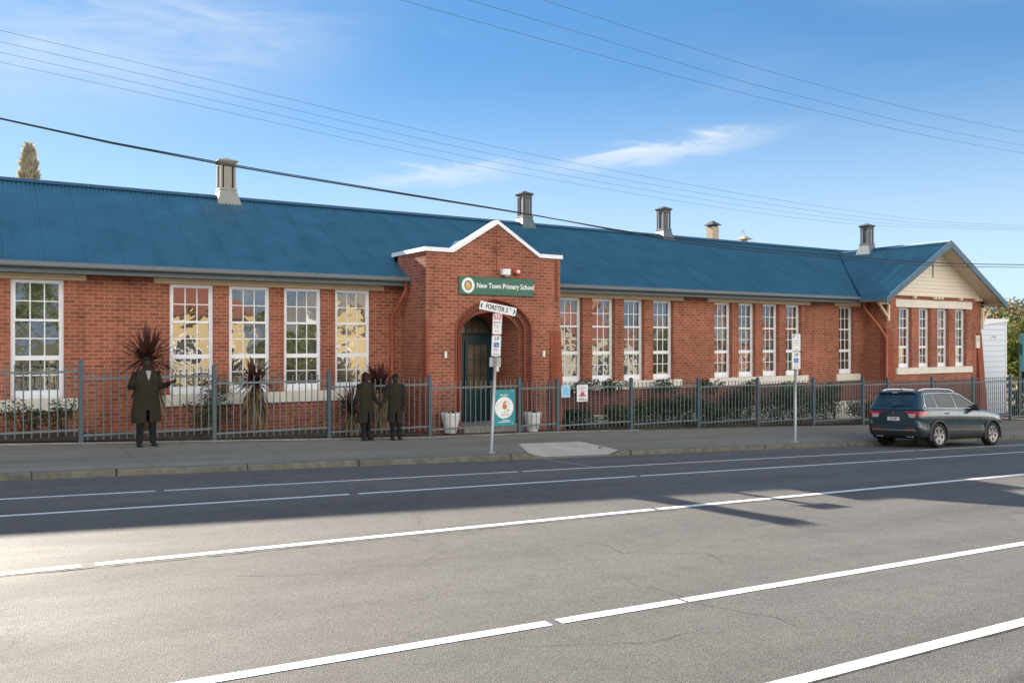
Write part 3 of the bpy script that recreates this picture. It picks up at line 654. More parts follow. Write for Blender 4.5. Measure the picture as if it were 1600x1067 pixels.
b.tube([(p[0], ORD[2][3]-.01, p[1]) for p in P], .03, BRICKR, 6, caps=False)
b.build('entrance_arch', school)
# coping
b = MB()
def cop(a, za, c, zc, v0=PV-.06, v1=PV+.30, t=.115):
    P = [(a, v0, za), (c, v0, zc), (c, v0, zc+t), (a, v0, za+t)]; Q = [(x, v1, z) for x, y, z in P]
    for q in (P, Q[::-1], [P[0], Q[0], Q[1], P[1]], [P[3], P[2], Q[2], Q[3]], [P[0], P[3], Q[3], Q[0]], [P[1], Q[1], Q[2], P[2]]): b.face(q, CAPW)
cop(PL-.06, 2.47, 11.38, 2.47); cop(11.38, 2.47, 12.82, 3.36); cop(12.82, 3.36, 14.27, 2.47); cop(14.27, 2.47, PR_+.06, 2.47)
for uu in (PL-.06, PR_-.24): b.box(uu, uu+.30, PV+.30, 23.36, 2.47, 2.585, CAPW)
b.build('coping', school)
# little roof behind the porch gable
b = MB()
for s in (-1, 1): b.face([(12.82, PV+.24, 3.12), (12.82, 24.6, 3.12), (12.82+s*1.35, 23.4, 2.35), (12.82+s*1.35, PV+.24, 2.35)], ROOF)
b.face([(PL+.24, PV+.24, 2.28), (PR_-.24, PV+.24, 2.28), (PR_-.24, 23.6, 2.28), (PL+.24, 23.6, 2.28)], ROOF); b.build('porch_roof', school)
# slot and fixture detail on the gable
b = MB(); b.box(12.79, 12.82, PV-.012, PV-.002, 1.95, 2.95, BRICKR); b.box(12.68, 12.93, PV-.02, PV-.013, 2.62, 2.72, BRICKR); b.build('brick_rib', school)
b = MB(); b.box(14.86, 14.93, PV-.03, PV-.002, 1.2, 2.44, BRICKR); b.build('brick_rib', school)
# buttresses: battered, wider at the foot
def buttress(u0, u1, v, ztop, zbot, dv, du=0, side=1, name='buttress'):
    q = MB(); a0, a1 = (u0, u1+du) if side > 0 else (u0-du, u1)
    T = [(u0, v-.02, ztop), (u1, v-.02, ztop), (u1, v+.2, ztop), (u0, v+.2, ztop)]; B_ = [(a0, v-dv, zbot), (a1, v-dv, zbot), (a1, v+.2, zbot), (a0, v+.2, zbot)]
    for k in range(4): q.face([B_[k], B_[(k+1) % 4], T[(k+1) % 4], T[k]], BRICKR)
    q.face(T, BRICKR); q.build(name, school)
buttress(14.66, 15.05, PV, .32, -3.0, .14, .05, 1); buttress(10.54, 10.62, PV, .6, -3., .10, .0, -1)
buttress(WL-.02, WL+.33, WV, .55, -3.8, .35, .14, -1); buttress(WR-.33, WR+.02, WV, .42, -3.8, .25, .17, 1)
# downpipes
def pipe(pts, r=.048):
    q = MB(); q.tube(pts, r, TERRA, 8)
    for k in (-.2, -1.6): q.lathe((pts[-1][0], pts[-1][1], 0), [(r+.002, k), (r+.012, k), (r+.012, k-.05), (r+.002, k-.05)], TERRA, 8)
    q.build('downpipe', school)
pipe([(10.42, EV-.06, 1.68), (10.42, EV-.06, 1.45), (10.30, EV+.15, 1.05), (10.22, VF-.09, .72), (10.22, VF-.09, -2.6)])
pipe([(30.9, EV-.06, 1.62), (30.95, EV-.06, 1.35), (31.35, WV-.0, .55), (31.62, WV-.12, .12), (31.62, WV-.12, -3.4)], .055)
# doors
door_u0, door_u1 = AC-.97, AC+.97
b = MB(); 
bk = [(p[0], DV+.12, p[1]) for p in archpts(1.0, .24, .66)]
b.face(bk, TEALD); b.build('door_surround', school)
dr = MB(); D0 = DV
for u0 in (AC-.90, AC+.02):
    u1 = u0+.88
    dr.box(u0, u0+.10, D0, D0+.06, -2.40, .02, TEALD); dr.box(u1-.10, u1, D0, D0+.06, -2.40, .02, TEALD)
    for z0, z1 in ((-2.40, -2.22), (-1.62, -1.50), (-.10, .02)): dr.box(u0+.10, u1-.10, D0, D0+.06, z0, z1, TEALD)
    dr.box(u0+.10, u1-.10, D0+.025, D0+.05, -2.22, -1.62, TEALD)
doorf = dr.build('door', school)
g = MB(); bars = MB()
for u0 in (AC-.90, AC+.02):
    x0, x1 = u0+.10, u0+.78
    g.face([(x0, D0+.035, -1.50), (x1, D0+.035, -1.50), (x1, D0+.035, -.10), (x0, D0+.035, -.10)], DGLASS)
    for t_ in (1/3, 2/3): bars.box(x0+(x1-x0)*t_-.014, x0+(x1-x0)*t_+.014, D0+.01, D0+.034, -1.5, -.1, TEALD)
    for t_ in (1/3, 2/3): bars.box(x0, x1, D0+.012, D0+.033, -1.5+1.4*t_-.014, -1.5+1.4*t_+.014, TEALD)
g.build('pane', doorf); bars.build('glazing_bars', doorf)
fl = MB(); fl.box(AC-.97, AC+.97, DV-.02, DV+.10, .02, .20, TEALD); 
fr = archpts(.93, .26, .60); inn = archpts(.83, .26, .52)
for i in range(1, len(fr)-2):
    fl.face([(fr[i][0], DV-.005, max(.2, fr[i][1])), (fr[i+1][0], DV-.005, max(.2, fr[i+1][1])), (inn[i+1][0], DV-.005, max(.2, inn[i+1][1])), (inn[i][0], DV-.005, max(.2, inn[i][1]))], TEALD)
for s in (-1, 1): fl.box(AC+s*.95-.04, AC+s*.95+.04, DV-.03, DV+.08, -2.42, .20, TEALD)
ff = fl.build('fanlight', school)
g = MB(); g.face([(p[0], DV+.03, max(.2, p[1])) for p in inn[1:-1]], DGLASS); g.build('pane', ff)
g = MB()
for x in (-.62, -.40, -.18, .05, .27, .50, .68): g.box(AC+x-.012, AC+x+.012, DV, DV+.028, .2, arch(AC+x, .83, .26, .52)-.01, TEALD)
g.box(AC-.8, AC+.8, DV+.002, DV+.026, .42, .445, TEALD); g.build('glazing_bars', ff)
b = MB(); b.bevbox(AC-1.05, AC+1.05, PV-.12, DV-.02, -2.75, -2.43, CONC, .012); b.build('doorstep', school)
# ---- wing gable
b = MB(); BOARD = boardmat('cream_weatherboard', (.72, .655, .54), .16)
gy = WV-.03
b.face([(WL+.15, gy, 1.93), (WR-.15, gy, 1.93), (WR-.15, gy, 2.05), (WRU+.1, gy, 4.05), (WRU-.1, gy, 4.05), (WL+.15, gy, 2.3)], BOARD); 
b.box(WRU-.035, WRU+.035, gy-.02, gy+.02, 2.75, 3.45, FASC); b.build('gable_cladding', school)
b = MB(); b.box(WL+.3, WR-.1, WV-.10, WV-.003, 1.90, 1.955, SOFF)
for x in (33.55, 35.0, 35.25, 35.5, 36.95, 38.2, 38.5): b.box(x-.05, x+.05, WV-.16, WV-.005, 1.80, 1.898, CREAM)
b.build('bracket_rail', school)
# soffit of the overhang, verge boards
b = MB(); off = -.10
for ue in (WE0, WE1):
    b.face([(WRU, VG+.03, WRZ-.09), (WRU, WV, WRZ-.09), (ue, WV, WEZ-.09), (ue, VG+.03, WEZ-.09)], SOFF)
b.face([(WE1, VG+.03, WEZ-.09), (WE1, 26, WEZ-.09), (WR, 26, WEZ-.02), (WR, VG+.03, WEZ-.02)], SOFF)
b.face([(WE0, VG+.03, WEZ-.095), (WE0, VF, WEZ-.095), (WL, VF, WEZ-.03), (WL, VG+.03, WEZ-.03)], SOFF)
b.build('gable_soffit', school)
for ue, s in ((WE0-.03, -1), (WE1+.03, 1)):
    b = MB(); dz = .26
    P = [(WRU, VG-.03, WRZ+.05), (ue, VG-.03, WEZ+.05), (ue, VG-.03, WEZ+.05-dz), (WRU, VG-.03, WRZ+.05-dz-.04)]; Q = [(x, VG+.02, z) for x, y, z in P]
    for q in (P, Q[::-1], [P[0], Q[0], Q[1], P[1]], [P[2], Q[2], Q[3], P[3]], [P[1], Q[1], Q[2], P[2]]): b.face(q, BARGE)
    b.build('barge_board', school)
b = MB(); b.box(WE0-.12, WE0-.01, VG+.03, EV-.2, WEZ-.12, WEZ+.0, GUT); b.build('gutter', school)
b = MB(); b.box(WE1+.01, WE1+.12, VG+.03, 30, WEZ-.12, WEZ+.0, GUT); b.build('gutter', school)
# timber eave brackets
def bracket(u, s):
    q = MB(); v0, v1 = WV-.12, WV-.03
    if s > 0:
        q.box(u, u+.09, v0, v1, .55, 1.62, CREAM); q.box(u, u+.62, v0, v1, 1.53, 1.62, CREAM)
        q.mesh([(u+.09, v0, .95), (u+.09, v1, .95), (u+.56, v1, 1.53), (u+.56, v0, 1.53), (u+.09, v0, .84), (u+.09, v1, .84), (u+.68, v1, 1.53), (u+.68, v0, 1.53)], [(0, 3, 7, 4), (1, 5, 6, 2), (0, 1, 2, 3), (4, 7, 6, 5)], CREAM, False)
    else:
        q.box(u-.09, u, v0, v1, .85, 1.60, CREAM); q.box(u-.75, u, v0, v1, 1.52, 1.60, CREAM)
        q.mesh([(u-.09, v0, 1.05), (u-.09, v1, 1.05), (u-.6, v1, 1.52), (u-.6, v0, 1.52), (u-.09, v0, .95), (u-.09, v1, .95), (u-.7, v1, 1.52), (u-.7, v0, 1.52)], [(0, 3, 7, 4), (1, 5, 6, 2), (0, 1, 2, 3), (4, 7, 6, 5)], CREAM, False)
    q.build('eave_bracket', school)
bracket(WR-.03, 1); bracket(WL+.1, -1)
# ---- roof ventilators (sub-parts of the roof)
VENT = mat('vent_grey', (.085, .082, .09), rough=.5, var=.15, scale=4); VENTB = mat('vent_base_blue', (.075, .105, .13), rough=.5, var=.1); DARKL = mat('louvre_dark', (.03, .03, .035), rough=.7, var=0)
VENTC = mat('vent_glare_pale', (.27, .255, .21), rough=.6, var=.1); VENTK = mat('vent_skirt_glare_pale', (.26, .27, .24), rough=.6, var=.08)  # leftmost ventilator: veiling glare put into the body and skirt colours
def ventilator(u, v, zr, sc, body=VENT, skirt=VENTB):
    q = MB(); z0 = zr; hb = .225
    # flared skirt straddling the ridge
    q.frustum((u, v), (.42, .50), (.27, .29), z0-.30, z0+.20, skirt); q.frustum((u, v), (.29, .31), (.29, .31), z0+.20, z0+.27, skirt)
    q.box(u-.16, u+.16, v-.16, v+.16, z0+.27, z0+.98, DARKL)
    for sx in (-1, 1):
        for sy in (-1, 1): q.box(u+sx*hb-.035, u+sx*hb+.035, v+sy*hb-.035, v+sy*hb+.035, z0+.27, z0+.96, body)
    for d in ((1, 0), (-1, 0), (0, 1), (0, -1)):
        if d[0]: q.box(u+d[0]*.20-.012, u+d[0]*.20+.012, v-.13, v+.13, z0+.27, z0+.95, body)
        else: q.box(u-.13, u+.13, v+d[1]*.20-.012, v+d[1]*.20+.012, z0+.27, z0+.95, body)
    q.frustum((u, v), (.26, .26), (.26, .26), z0+.94, z0+1.0, body); q.frustum((u, v), (.26, .26), (.335, .335), z0+1.0, z0+1.08, body)
    q.frustum((u, v), (.335, .335), (.335, .335), z0+1.08, z0+1.10, body); q.frustum((u, v), (.32, .32), (.03, .03), z0+1.10, z0+1.20, body)
    q.v = [(u+(a-u)*sc, v+(c-v)*sc, z) for a, c, z in q.v]; q.build('roof_ventilator', roof)
ventilator(6.57, RV, RZ, .88, VENTC, VENTK); ventilator(17.3, RV, RZ, .78); ventilator(24.1, RV, RZ, .78); ventilator(WRU-.1, 24.9, WRZ, .80)
q = MB(); TAN = mat('tan_render', (.42, .31, .22), rough=.8, var=.12)
q.box(30.2, 30.62, 30.0, 30.42, 1.5, 5.52, TAN); q.box(30.24, 30.58, 30.04, 30.38, 5.52, 5.60, DARKL); q.frustum((30.41, 30.21), (.32, .32), (.04, .04), 5.60, 5.82, VENT); q.build('chimney', roof)
q = MB(); q.frustum((32.6, 30.2), (.30, .3), (.06, .06), 5.06, 5.22, TAN); q.box(32.5, 32.7, 30.1, 30.3, 1.6, 5.06, TAN); q.tube([(32.55, 30.2, 5.2), (32.55, 30.2, 5.5), (32.4, 30.2, 5.5), (32.4, 30.2, 5.44)], .025, TAN, 6); q.build('chimney', roof)
# ---------------------------------------------------------------- fixtures on the school
def RY(): return Matrix.Rotation(RAD(90), 4, 'X')      # text plane XY -> XZ facing -Y
def TM(x, y, z, ry=0, rz=0): return Matrix.Translation((x, y, z)) @ Matrix.Rotation(rz, 4, 'Z') @ Matrix.Rotation(RAD(90), 4, 'X') @ Matrix.Rotation(ry, 4, 'Z')
def disc(mb, M, r, m, n=28, sx=1, d=0):
    mb.face([(M @ Vector((sx*r*cos(2*pi*k/n), r*sin(2*pi*k/n), d))) for k in range(n)], m)
def rrect(mb, M, w, h, r, m, d=0, n=5, cx=0, cy=0):
    P = []
    for (sx, sy, a0) in ((1, 1, 0), (-1, 1, 90), (-1, -1, 180), (1, -1, 270)):
        for k in range(n+1):
            a = RAD(a0+90*k/n); P.append(M @ Vector((cx+sx*(w/2-r)+r*cos(a), cy+sy*(h/2-r)+r*sin(a), d)))
    mb.face(P, m)
def rect(mb, M, cx, cy, w, h, m, d=0): mb.face([M @ Vector((cx+a*w/2, cy+c*h/2, d)) for a, c in ((-1, -1), (1, -1), (1, 1), (-1, 1))], m)
SY = PV-.055
sgn = thing('school_sign', (12.8, PV, 1.57), 'long green sign with white school name and round gold emblem above the arch', 'sign')
b = MB(); b.bevbox(11.56, 14.04, SY, PV-.003, 1.315, 1.825, SIGNG, .006); b.build('sign_panel', sgn)
M = TM(11.84, SY-.004, 1.575); b = MB(); disc(b, M, .215, SIGNW, 36, .95); disc(b, M, .138, mat('emblem_green', (.05, .09, .04), var=0), 30, .88, .003)
pts = [(0, .10), (.05, .095), (.085, .04), (.10, -.03), (.11, -.055), (.06, -.045), (.075, -.085), (.02, -.118), (-.04, -.11), (-.085, -.06), (-.1, 0), (-.06, .0), (-.09, .05), (-.04, .045), (-.06, .095), (-.02, .06)]
b.face([M @ Vector((x, y, .006)) for x, y in pts], GOLD)
for a in (100, 130, 160, 190): b.face([M @ Vector(p) for p in ((.01, -.01, .008), (.12*cos(RAD(a))-.006, .12*sin(RAD(a)), .008), (.12*cos(RAD(a))+.008, .12*sin(RAD(a))+.008, .008))], SIGNW)
b.build('emblem', sgn)
b = MB(); addtext(b, 'New Town Primary School', .205, SIGNW, TM(13.085, SY-.004, 1.575), bold=.0045, sx=.86); b.build('lettering', sgn)
def bulk(u, label):
    o = MB(); o.bevbox(u-.035, u+.035, PV-.07, PV-.003, -.46, -.27, POTW, .01); tag(o.build('wall_light', origin=(u, PV, -.365)), label, 'wall light', 'white wall lights beside the arch')
bulk(11.14, 'small white wall light on the brickwork left of the arch'); bulk(14.42, 'small white wall light on the brickwork right of the arch')
fl = thing('floodlight', (13.02, PV, 1.99), 'white box floodlight on the gable above the green sign', 'light')
b = MB(); b.bevbox(12.90, 13.17, PV-.2, PV-.04, 1.90, 2.08, POTW, .015); b.build('housing', fl); b = MB(); b.box(13.0, 13.07, PV-.05, PV-.003, 1.95, 2.03, GALV); b.build('bracket', fl)
b = MB(); b.bevbox(13.0, 13.12, PV-.17, PV-.10, 1.855, 1.90, INKGR, .008); b.build('sensor', fl)
al = thing('alarm_bell', (13.47, PV, 2.02), 'round red alarm bell with white centre beside the floodlight', 'alarm')
RED = mat('alarm_red', (.45, .06, .06), rough=.4, var=.05)
b = MB(); V = []; F = []
def dome(mb, c, prof, m, n=20):   # axis along -Y
    V = []; F = []
    for r, d in prof:
        for k in range(n): V.append((c[0]+r*cos(2*pi*k/n), c[1]-d, c[2]+r*sin(2*pi*k/n)))
    for i in range(len(prof)-1):
        for k in range(n): F.append((i*n+k, i*n+(k+1) % n, (i+1)*n+(k+1) % n, (i+1)*n+k))
    F.append(tuple(range((len(prof)-1)*n, len(prof)*n))); mb.mesh(V, F, m, True)
dome(b, (13.47, PV, 2.02), [(.10, .003), (.115, .03), (.11, .06), (.09, .085), (.055, .10)], RED); b.build('bell', al)
b = MB(); dome(b, (13.49, PV-.10, 2.02), [(.05, .0), (.05, .012), (.03, .02), (.012, .022)], POTW, 14); b.build('cap', al)
mt = thing('meter_box', (38.35, WV, -.05), 'small cream meter box on the wing wall near its right corner', 'meter box')
b = MB(); b.bevbox(38.22, 38.50, WV-.08, WV-.003, -.30, .27, CREAMW, .01); b.build('case', mt); b = MB(); b.bevbox(38.31, 38.40, WV-.095, WV-.081, 0, .16, INKGR, .005); b.build('dial', mt)
# ---------------------------------------------------------------- fence
PT = [(-8.9, -6.2, -.13), (-6.2, -3.5, -.24), (-3.5, -.75, -.35), (-.75, 2.0, -.47), (2.0, 4.75, -.62), (4.75, 7.49, -.79), (7.49, 10.25, -.955), (10.25, 13.04, -1.07), (13.04, 14.35, -1.15), (14.35, 17.1, -1.19), (17.1, 19.9, -1.25), (19.9, 22.65, -1.30), (22.65, 25.5, -1.36), (25.5, 28.3, -1.41), (28.3, 29.8, -1.46), (29.8, 32.7, -1.50), (32.7, 35.6, -1.54), (35.6, 38.5, -1.54), (38.5, 41.3, -1.60), (41.3, 44.1, -1.68), (44.1, 46.9, -1.76), (46.9, 49.7, -1.84)]
FV = 20.4
def picket(mb, x, y, z0, z1, r=.0135):
    n = 6; V = []; F = []
    prof = [(r, z0), (r, z1-.09), (r*.75, z1-.07), (r*1.35, z1-.045), (r*1.3, z1-.015), (r*.5, z1)]
    for rr_, z in prof:
        for k in range(n): V.append((x+rr_*cos(2*pi*k/n), y+rr_*sin(2*pi*k/n), z))
    for i in range(len(prof)-1):
        for k in range(n): F.append((i*n+k, i*n+(k+1) % n, (i+1)*n+(k+1) % n, (i+1)*n+k))
    F.append(tuple(range((len(prof)-1)*n, len(prof)*n))); mb.mesh(V, F, FENCE, True)
def post(u, top, parent, y=FV, m=FENCEP, r=.045):
    b = MB(); b.bevbox(u-r, u+r, y-r, y+r, z_fence(u)-.1, top, m, .006); b.frustum((u, y), (r+.004, r+.004), (.012, .012), top, top+.045, m); b.build('post', parent)
def panel(a, c, top, parent, y=FV, gap=.155, m=FENCE):
    bot = z_fence((a+c)/2)+.13; n = max(4, round((c-a-.12)/gap)); b = MB(); rr = random.Random(int(a*10))
    for i in range(n):
        x = a+.05+(c-a-.1)*(i+.5)/n+rr.uniform(-.005, .005); picket(b, x, y, bot-.03+rr.uniform(-.006, .006), top+rr.uniform(-.006, .006))
    p = b.build('picket_panel', parent)
    for z in (top-.17, bot+.09):
        q = MB(); q.box(a+.046, c-.046, y-.018, y+.018, z-.022, z+.022, m); q.build('rail', p, origin=((a+c)/2, y, z))
def fencerun(nm, lst, label, cat='fence', first=True, last=True):
    t = thing(nm, ((lst[0][0]+lst[-1][1])/2, FV, z_fence((lst[0][0]+lst[-1][1])/2)), label, cat)
    for i, (a, c, top) in enumerate(lst): panel(a, c, top, t)
    us = [lst[0][0]]+[q[1] for q in lst]
    for i, u in enumerate(us):
        if (i == 0 and not first) or (i == len(us)-1 and not last): continue
        tp = max([q[2] for q in lst if abs(q[0]-u) < .01 or abs(q[1]-u) < .01])
        post(u, tp+.05, t)
    return t
fencerun('metal_fence', PT[:8], 'grey metal picket fence stepping down from the left to the entrance')
fencerun('metal_gate', PT[8:9], 'narrow grey picket gate between two posts right of the turquoise poster', 'gate', first=False)
fencerun('metal_fence', PT[9:17], 'grey metal picket fence with shrubs behind it, right of the gate', first=False)
fencerun('metal_fence', PT[17:], 'green grey picket fence in front of the white weatherboard building', first=False)
# rear fence and small gate posts by the pots / yard
for u in (14.2,):
    t = thing('gate_post', (u, 20.6, z_fence(u)), 'short slate post just inside the gate beside the right pot', 'post')
    b = MB(); b.bevbox(u-.03, u+.03, 20.57, 20.63, z_fence(u), -1.12, FENCEP, .005); b.build('shaft', t); b = MB(); b.frustum((u, 20.6), (.035, .035), (.01, .01), -1.12, -1.08, FENCEP); b.build('post_cap', t)
# ---------------------------------------------------------------- notices on the fence
TQ = mat('poster_turquoise', (.02, .26, .30), rough=.35, var=.06, scale=2)
po = thing('poster', (12.53, FV-.03, -1.83), 'turquoise poster with a white circle tied to the fence beside the gate', 'poster')
M = TM(12.53, FV-.035, -1.83); b = MB(); b.box(12.18, 12.88, FV-.035, FV-.028, -2.33, -1.33, TQ); b.build('board', po)
b = MB(); disc(b, M, .30, SIGNW, 36, 1, .002); 
OR = mat('print_orange', (.55, .17, .08), var=0)
b.face([M @ Vector((x, y, .004)) for x, y in ((-.06, .02), (-.03, .13), (.03, .2), (.07, .16), (.08, .05), (.09, 0), (.03, -.05), (-.03, -.04))], OR); disc(b, M @ Matrix.Translation((.03, .11, 0)), .022, SIGNW, 12, 1, .006)
rr = random.Random(5)
for x, y, r in ((-.22, .10, .012), (-.24, .03, .010), (.12, .18, .013), (.17, .12, .010), (.14, .08, .012), (.12, .03, .008), (.12, -.07, .024), (.03, -.09, .013), (.2, .1, .009), (-.13, .17, .01)): disc(b, M @ Matrix.Translation((x, y, 0)), r, INK, 10, 1, .004)
addtext(b, 'learning', .085, INKR, M @ Matrix.Translation((.02, -.185, .004)), shear=.25); rect(b, M, .02, -.125, .2, .010, INKGR, .004); rect(b, M, .0, -.245, .13, .012, INKGR, .004)
b.build('printed_circle', po)
b = MB(); addtext(b, 'WE ARE A', .058, SIGNW, M @ Matrix.Translation((0, .345, .003)), bold=.002)
rect(b, M, .05, -.352, .24, .020, SIGNW, .003); rect(b, M, 0, -.395, .40, .020, SIGNW, .003); b.face([M @ Vector(p) for p in ((.25, -.46, .003), (.29, -.46, .003), (.27, -.42, .003))], SIGNW); rect(b, M, .27, .455, .05, .012, SIGNW, .003); b.build('lettering', po)
LB = mat('paper_blue', (.33, .60, .80), rough=.6, var=.08, scale=3); PWT = mat('paper_white', (.72, .74, .80), rough=.6, var=.04)
def notice(u, w, z0, z1, m, label):
    t = thing('notice', (u, FV-.03, (z0+z1)/2), label, 'notice'); b = MB(); n = 8
    F = [(i, i+1, n+2+i, n+1+i) for i in range(n)]
    V = [(u-w/2+w*i/n, FV-.03-.012*sin(i/n*pi*2+1), z) for z in (z0, z1) for i in range(n+1)]; b.mesh(V, F, m, True); b.build('paper', t); return t
t = notice(14.62, .32, -1.62, -1.27, LB, 'pale blue paper notice on the fence just right of the gate'); M = TM(14.62, FV-.046, -1.445); b = MB()
for k, ww in ((.10, .16), (.06, .2), (.0, .22), (-.04, .18), (-.08, .2)): rect(b, M, 0, k, ww, .010, mat('ink_pale_blue', (.10, .35, .62), var=0), .002)
rect(b, M, -.12, .14, .03, .02, INK, .002); rect(b, M, -.12, -.15, .02, .03, INK, .002); b.build('print', t)
t = notice(15.22, .40, -1.76, -1.27, PWT, 'white paper notice with a red drawing on the fence'); M = TM(15.22, FV-.046, -1.515); b = MB()
for k, ww in ((.19, .26), (.15, .3), (.11, .2), (.06, .26)): rect(b, M, -.02, k, ww, .010, INKGR, .002)
b.face([M @ Vector((x, y, .002)) for x, y in ((-.15, -.06), (-.06, -.04), (-.05, .02), (0, .05), (.05, .02), (.06, -.04), (.15, -.06), (.10, -.09), (.04, -.08), (0, -.1), (-.05, -.08), (-.1, -.09))], INKR)
rect(b, M, 0, -.19, .3, .014, INK, .002); rect(b, M, -.05, -.155, .2, .012, INK, .002); rect(b, M, .16, -.19, .02, .03, INK, .0025); b.build('print', t)
b = MB(); b.lathe((14.93, FV-.03, -1.50), [(.028, 0), (.034, .015), (.03, .04), (.0, .045)], GALV, 10); tag(b.build('padlock', origin=(14.93, FV, -1.48)), 'small shiny metal padlock on the fence between the two notices', 'padlock')
# ---------------------------------------------------------------- white pots
DPL = mat('pot_plant', (.05, .045, .05), rough=.8, var=.4, scale=9)
def pot(u, v, z, label):
    t = thing('plant_pot', (u, v, z), label, 'plant pot', 'white pots by the entrance'); b = MB(); n = 24
    prof = [(.0, .0), (.15, .0), (.165, .03), (.21, .25), (.262, .48), (.275, .54), (.268, .56), (.24, .56), (.235, .50)]
    V = []; F = []
    for r, zz in prof:
        for k in range(n):
            f = 1+.025*cos(12*2*pi*k/n*1.0) if .1 < zz < .53 and r > .1 else 1
            V.append((u+r*f*cos(2*pi*k/n), v+r*f*sin(2*pi*k/n), z+zz))
    for i in range(len(prof)-1):
        for k in range(n): F.append((i*n+k, i*n+(k+1) % n, (i+1)*n+(k+1) % n, (i+1)*n+k))
    b.mesh(V, F, POTW, True); b.build('pot', t)
    b = MB(); b.lathe((u, v, z+.50), [(.24, 0), (.12, .02), (0, .03)], SOIL, 14); b.build('soil', t)
    b = MB(); r = random.Random(int(u*7))
    for i in range(60):
        a = r.uniform(0, 2*pi); d = r.uniform(.02, .22); p = Vector((u+d*cos(a), v+d*sin(a), z+.52)); q = p+Vector((r.uniform(-.06, .06), r.uniform(-.06, .06), r.uniform(.03, .11))); s = Vector((r.uniform(-.02, .02), r.uniform(-.02, .02), .0))
        b.face([p, p+s, q+s, q], DPL)
    b.build('foliage', t)
pot(11.12, 20.86, -2.50, 'white fluted pot behind the fence left of the arch'); pot(13.78, 20.83, -2.60, 'white fluted pot behind the gate right of the arch')
# ---------------------------------------------------------------- sign poles
def arrow(mb, M, cx, cy, w, m, left=True, both=False):
    rect(mb, M, cx, cy, w*.7, .010, m, .003); s = -1 if left else 1
    for q in ((s,) if not both else (-1, 1)): mb.face([M @ Vector(p) for p in ((cx+q*w*.5, cy, .0032), (cx+q*w*.28, cy+.018, .0032), (cx+q*w*.28, cy-.018, .0032))][::q], m)
def wheelchair(mb, M, cx, cy, s):
    rrect(mb, M, s, s, s*.08, INKB, .003, cx=cx, cy=cy)
    def c(x, y): return (cx+x*s, cy+y*s)
    disc(mb, M @ Matrix.Translation((*c(-.10, .33), 0)), s*.07, SIGNW, 10, 1, .0045)
    def bar(a, b_, w):
        a = Vector((*c(*a), .0045)); b2 = Vector((*c(*b_), .0045)); d = (b2-a).normalized(); n = Vector((-d.y, d.x, 0))*w*s/2
        mb.face([M @ (a-n), M @ (b2-n), M @ (b2+n), M @ (a+n)], SIGNW)
    bar((-.08, .26), (-.02, -.06), .09); bar((-.02, -.04), (.2, -.04), .08); bar((.2, -.02), (.3, -.3), .08); bar((-.06, .1), (.14, .1), .06)
    P = [c(-.04+.26*cos(RAD(a)), -.14+.24*sin(RAD(a))) for a in range(150, 361, 15)]
    for p, q in zip(P, P[1:]):
        a = Vector((*p, .0045)); b2 = Vector((*q, .0045)); d = (b2-a).normalized(); n = Vector((-d.y, d.x, 0))*.03*s; mb.face([M @ (a-n), M @ (b2-n), M @ (b2+n), M @ (a+n)], SIGNW)
def plate(parent, name, M, w, h, fill, border=None, d0=0):
    b = MB(); rrect(b, M, w, h, .03, fill, d0)
    Mb = M; P = []
    rrect(b, M, w, h, .03, GALV, d0-.004)
    if border:
        rrect(b, M, w-.012, h-.012, .026, border, d0+.001); rrect(b, M, w-.026, h-.026, .022, fill, d0+.002)
    return b.build(name, parent)
s1 = thing('street_sign', (10.07, 16.85, pz(10.07, 16.85)), 'leaning galvanised pole with white street name blade and two parking signs', 'street sign')
base = Vector((10.02, 16.85, pz(10.02, 16.85))); top = Vector((10.17, 16.80, .82)); ax = (top-base).normalized()
b = MB(); b.tube([base-ax*.1, base+ax*1.6, top], .036, GALV, 12); b.lathe(base+Vector((0, 0, .0)), [(.10, .002), (.09, .02), (.045, .03)], GALV, 12); b.build('pole', s1)
face = RAD(-32+6)
def along(k): return base+ax*k
LEN = (top-base).length
def signM(k, tilt=RAD(-2.2), off=.045, rz=face): 
    p = along(k); n = Matrix.Rotation(rz, 4, 'Z') @ Vector((0, -1, 0)); p = p+n*off
    return TM(p.x, p.y, p.z, tilt, rz)
def dims(zt): return (zt-base.z)/ax.z
M = signM(dims(.745), RAD(-11.5)); b = MB(); b.bevbox(-.42, .42, -.095, .095, -.012, .0, SIGNW, .003, M); b.build('street_name_blade', s1)
b = MB(); addtext(b, 'FORSTER S', .150, INK, M @ Matrix.Translation((-.025, -.002, .003)), sx=.72, bold=.0035); addtext(b, 'T', .075, INK, M @ Matrix.Translation((.285, .035, .003)), sx=.85, bold=.002)
for s in (-1, 1):
    for e in (0, 1):
        k = s*(.365)
        b.face([M @ Vector(p) for p in ((k+s*.035, 0, .003), (k+s*.012, .055*(1 if e else -1), .003), (k-s*.012, .055*(1 if e else -1), .003), (k+s*.006, 0, .003))], INK)
b.build('lettering', s1)
M = signM(dims(.395)); p1 = plate(s1, 'bus_zone_sign', M, .215, .475, SIGNW, INKR); b = MB()
rrect(b, M, .175, .062, .012, INKR, .003, cy=.185); addtext(b, 'BUS', .062, SIGNW, M @ Matrix.Translation((0, .184, .0045)), bold=.003); addtext(b, 'ZONE', .06, INKR, M @ Matrix.Translation((0, .118, .004)), bold=.003, sx=.95)
addtext(b, '8:00-4:00', .050, INK, M @ Matrix.Translation((0, .035, .004)), sx=.85, bold=.001); addtext(b, 'SCHOOL', .036, INKGR, M @ Matrix.Translation((0, -.035, .004)), bold=.001); addtext(b, 'DAYS', .036, INKGR, M @ Matrix.Translation((0, -.08, .004)), bold=.001)
arrow(b, M, 0, -.165, .12, INK, True); b.build('lettering', p1)
